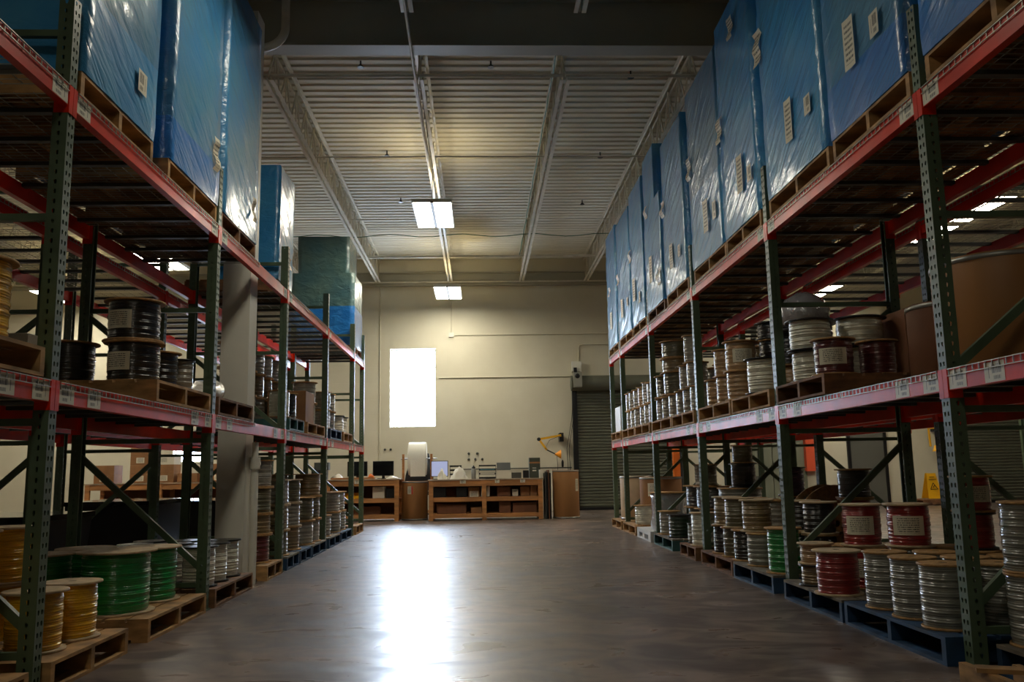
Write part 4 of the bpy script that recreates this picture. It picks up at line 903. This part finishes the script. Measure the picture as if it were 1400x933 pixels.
lump('plastic_bag', -.80, 18.12, BH_, .10, .1, .22, PBAG, 'white plastic bag before the lit monitor', 'bag', 1)
lump('foam_scrap', -.44, 18.07, BH_, .17, .12, .27, PBAG, 'crumpled white packing foam on right bench', 'packing foam', 5)
fl = empty('vacuum_flask', (-.14, 18.2, BH_), 'steel vacuum flask with black cap on right bench', 'flask')
MB().lathe([(.001, 0), (.045, 0), (.048, .01), (.048, .2), (.035, .22)], 20).build('flask_body', STEEL, fl); MB().lathe([(.036, .22), (.04, .225), (.036, .25), (.015, .26), (.015, .28), (.001, .28)], 16).build('flask_cap', BLACK, fl)
pb = empty('printer_box', (.49, 18.35, BH_+.001), 'cream box with dark sloped panel on right bench', 'box')
MB().box(-.13, .13, -.15, .15, 0, .17).build('box_body', PAPER, pb)
m = MB(); m.add([(-.14, -.02, .175), (.15, -.02, .175), (.15, .1, .33), (-.14, .1, .33), (-.14, .0, .171), (.15, .0, .171), (.15, .12, .326), (-.14, .12, .326)], [(0,1,2,3),(4,7,6,5),(0,3,7,4),(1,5,6,2),(3,2,6,7),(0,4,5,1)]); m.build('sloped_panel', DKGREY, pb)
tag(MB().box(.66, .86, 18.2, 18.4, BH_+.001, BH_+.12).build('scale_display', DKGREY), 'low dark grey scale display right of cream box', 'scale')
tag(MB().box(.90, 1.02, 18.25, 18.4, BH_+.001, BH_+.16).build('tape_holder', BLACK), 'small black tape dispenser on right bench', 'tape dispenser')
cb_ = empty('file_cabinet', (1.17-.02, 18.4, BH_+.001), 'dark green-grey cabinet standing on right end of bench', 'cabinet')
MB().box(-.115, .115, -.12, .12, 0, .42).build('cabinet_body', mat('dark_green_grey', (66, 70, 58), .5), cb_); MB().box(-.115, .115, -.123, -.1205, .30, .335).build('pale_stripe', CARTON, cb_); MB().box(-.05, .03, -.123, -.1205, .2, .212).build('label_strip', PAPER, cb_); MB().box(-.05, .03, -.123, -.1205, .14, .165).build('label_strip', PAPER, cb_)
pipe('wall_rail', [(-.6, Y1-.03, 1.04), (2.25, Y1-.03, 1.04)], .014, DKGREY, 'thin dark rail on the far wall behind the right bench', 'rail', 6)
# shelves of right bench
def bin_(x0, x1, y0, z0, w_, label, m, cat='box', d=.25, page=None): return carton(x0, x1, y0, y0+d, z0, z0+w_, label, m, 'boxes on the bench shelves', page, False)
zs, zl = .466, .136
for a, b_, h, m, lb, pg in ((-.98, -.72, .2, BLACK, 'black box on upper shelf, left end of right bench', None), (-.50, -.28, .2, BLACK, 'black box on upper shelf near left bench posts', None), (-.25, -.02, .2, CARTON, 'brown carton with white label on bench upper shelf', (.1, .9, 0, .6)), (.01, .19, .22, PAPER, 'white carton left of the middle bench leg', (.2, .8, .5, .8)),
    (.34, .62, .2, CARTON_D, 'dark open tray box right of middle bench leg', None), (.66, .78, .14, PAPER, 'small white carton on bench upper shelf', (.1, .9, .6, .9)), (.83, 1.02, .2, CARTON, 'plain brown carton on upper shelf, right bay', None), (1.03, 1.17, .22, CARTON, 'narrow tan carton at right end of upper shelf', None)):
    bin_(a, b_, 18.05, zs, h, lb, m, page=pg)
for a, b_, h, m, lb in ((-.90, -.3, .18, CARTON_D, 'flat dark brown box on lower shelf, left bay'), (-.2, .02, .12, CARTON, 'small tan box on lower shelf'), (.05-.01, .1, .05, PAPER, 'tiny white packet on lower shelf'), (.38, .62, .27, CARTON_D, 'tall dark brown box on lower shelf right of leg'), (.66, 1.16, .20, CARTON_D, 'wide brown carton on lower shelf, right bay')):
    bin_(a, b_, 18.0, zl, h, lb, m)
# left bench goods
yb_ = empty('parts_bin', (-2.80+.12, 18.25, .466), 'yellow open plastic parts bin on left bench shelf', 'parts bin')
m = MB(); m.box(-.22, .22, -.1, .15, 0, .01); m.box(-.22, -.21, -.1, .15, .01, .12); m.box(.21, .22, -.1, .15, .01, .12); m.box(-.21, .21, -.1, -.09, .01, .06); m.box(-.21, .21, .14, .15, .01, .12); m.build('bin_tub', YEL, yb_); MB().box(-.005, .005, -.09, .14, .01, .11).build('bin_divider', YEL, yb_)
bin_(-2.25, -2.0, 18.25, .466, .24, 'white carton with dark print on left bench shelf', PAPER, page=(.1, .9, .8, .95)); bin_(-1.97, -1.80, 18.25, .466, .2, 'black box at right end of the left bench shelf', BLACK)
bin_(-2.75, -2.1, 18.3, .136, .16, 'low brown box on bottom shelf of left bench', CARTON_D)
tag(MB().box(-3.1, -2.2, 18.13, 18.33, .867, .90).build('bench_board', LUMBER), 'low wooden board under the black screens', 'board')
lump('orange_gloves', -2.28, 18.22, .901, .07, .05, .08, ORP, 'small orange gloves heap before the black screens', 'gloves', 9)
lump('bench_clutter', -1.84, 18.2, .866, .12, .08, .06, PBAG, 'small pale clutter on right end of left bench', 'clutter', 4)
pt = empty('label_printer', (-3.35, 18.55, .866), 'black printer on left bench seen past rack upright', 'printer')
MB().box(-.2, .1, -.15, .15, .03, .2).build('printer_body', BLACK, pt); MB().box(-.15, .15, -.12, .1, .2, .36).build('printer_top', DKGREY, pt); MB().box(-.2, .1, -.15, .15, 0, .03).build('printer_foot', BLACK, pt)
lump('paper_heap', -3.05, 18.62, .866, .15, .1, .12, PAPER, 'pale paper pile left of the black screens', 'paper', 3)
# cartons on the far left bench
k = 0
for (x0_, n_, nz) in ((-8.2, 1, 2), (-7.45, 1, 5), (-6.95, 1, 3), (-6.45, 1, 1), (-5.75, 1, 2), (-5.45, 1, 1)):
    for iz in range(nz):
        wh = 'white' if (iz == nz-1 and nz > 2) else 'brown'
        carton(x0_, x0_+.42 if x0_ < -6 else x0_+.26, 18.75, 19.2, .862+iz*.191, .862+iz*.191+.19, '%s carton on the left far bench, stack %s, layer %s up' % (wh, ['one', 'two', 'three', 'four', 'five', 'six'][k], ['one', 'two', 'three', 'four', 'five'][iz]), PAPER if wh == 'white' else CARTON, 'cartons on the far left bench', (.3, .7, .2, .8) if iz % 2 == 0 else None)
    k += 1
# far right: small rack and labelled cartons before the second shutter
fr1 = clone(protoF, (12.35, 19.3, 0), -PI/2, 'green upright frame before the far right shutter, left one', 'rack frame', 'rack frames')
fr2 = clone(protoF, (14.9, 19.3, 0), -PI/2, 'green upright frame before the far right shutter, right one', 'rack frame', 'rack frames')
b = empty('shelf_beam', (12.43, 19.3, 1.58), 'short red beam before the far right shutter', 'rack beam', 'red rack beams'); MB().box(.0, 2.39, -1.05-.0, -1.005, 0, .1).build('beam_rail', RED, b)
for q in (.02, 2.28): MB().box(q, q+.1, -1.054, -1.0505, .01, .09).build('location_tag', TAG_X, b)
b2 = MB().box(.0, 2.39, -.045, 0, 0, .1).build('beam_rail', RED); b2.parent = b
for iz in range(3):
    for ix in range(4):
        carton(12.55+ix*.45, 12.55+ix*.45+.43, 18.35, 18.9, .001+iz*.271, iz*.271+.27, 'brown carton with white label, far right stack, column %s, layer %s' % (['one', 'two', 'three', 'four'][ix], ['one', 'two', 'three'][iz]), CARTON_D, 'labelled cartons far right', (.2, .75, .3, .85))
for iz in range(2):
    carton(12.7, 13.5, 18.4, 18.85, .8135+iz*.12, .8135+iz*.12+.115, 'flat pale carton atop the far right stack, %s' % ['lower', 'upper'][iz], CARTON, None)
# wooden crate with white bags under the floor sign
pallet(10.5, 1, 20.3, 21.0, 0, 'old', 'small one under the yellow wet-floor sign')
lump('plastic_bag', 11.28, 20.6, .141, .14, .12, .28, PBAG, 'white plastic bag beside the yellow floor sign', 'bag', 12)
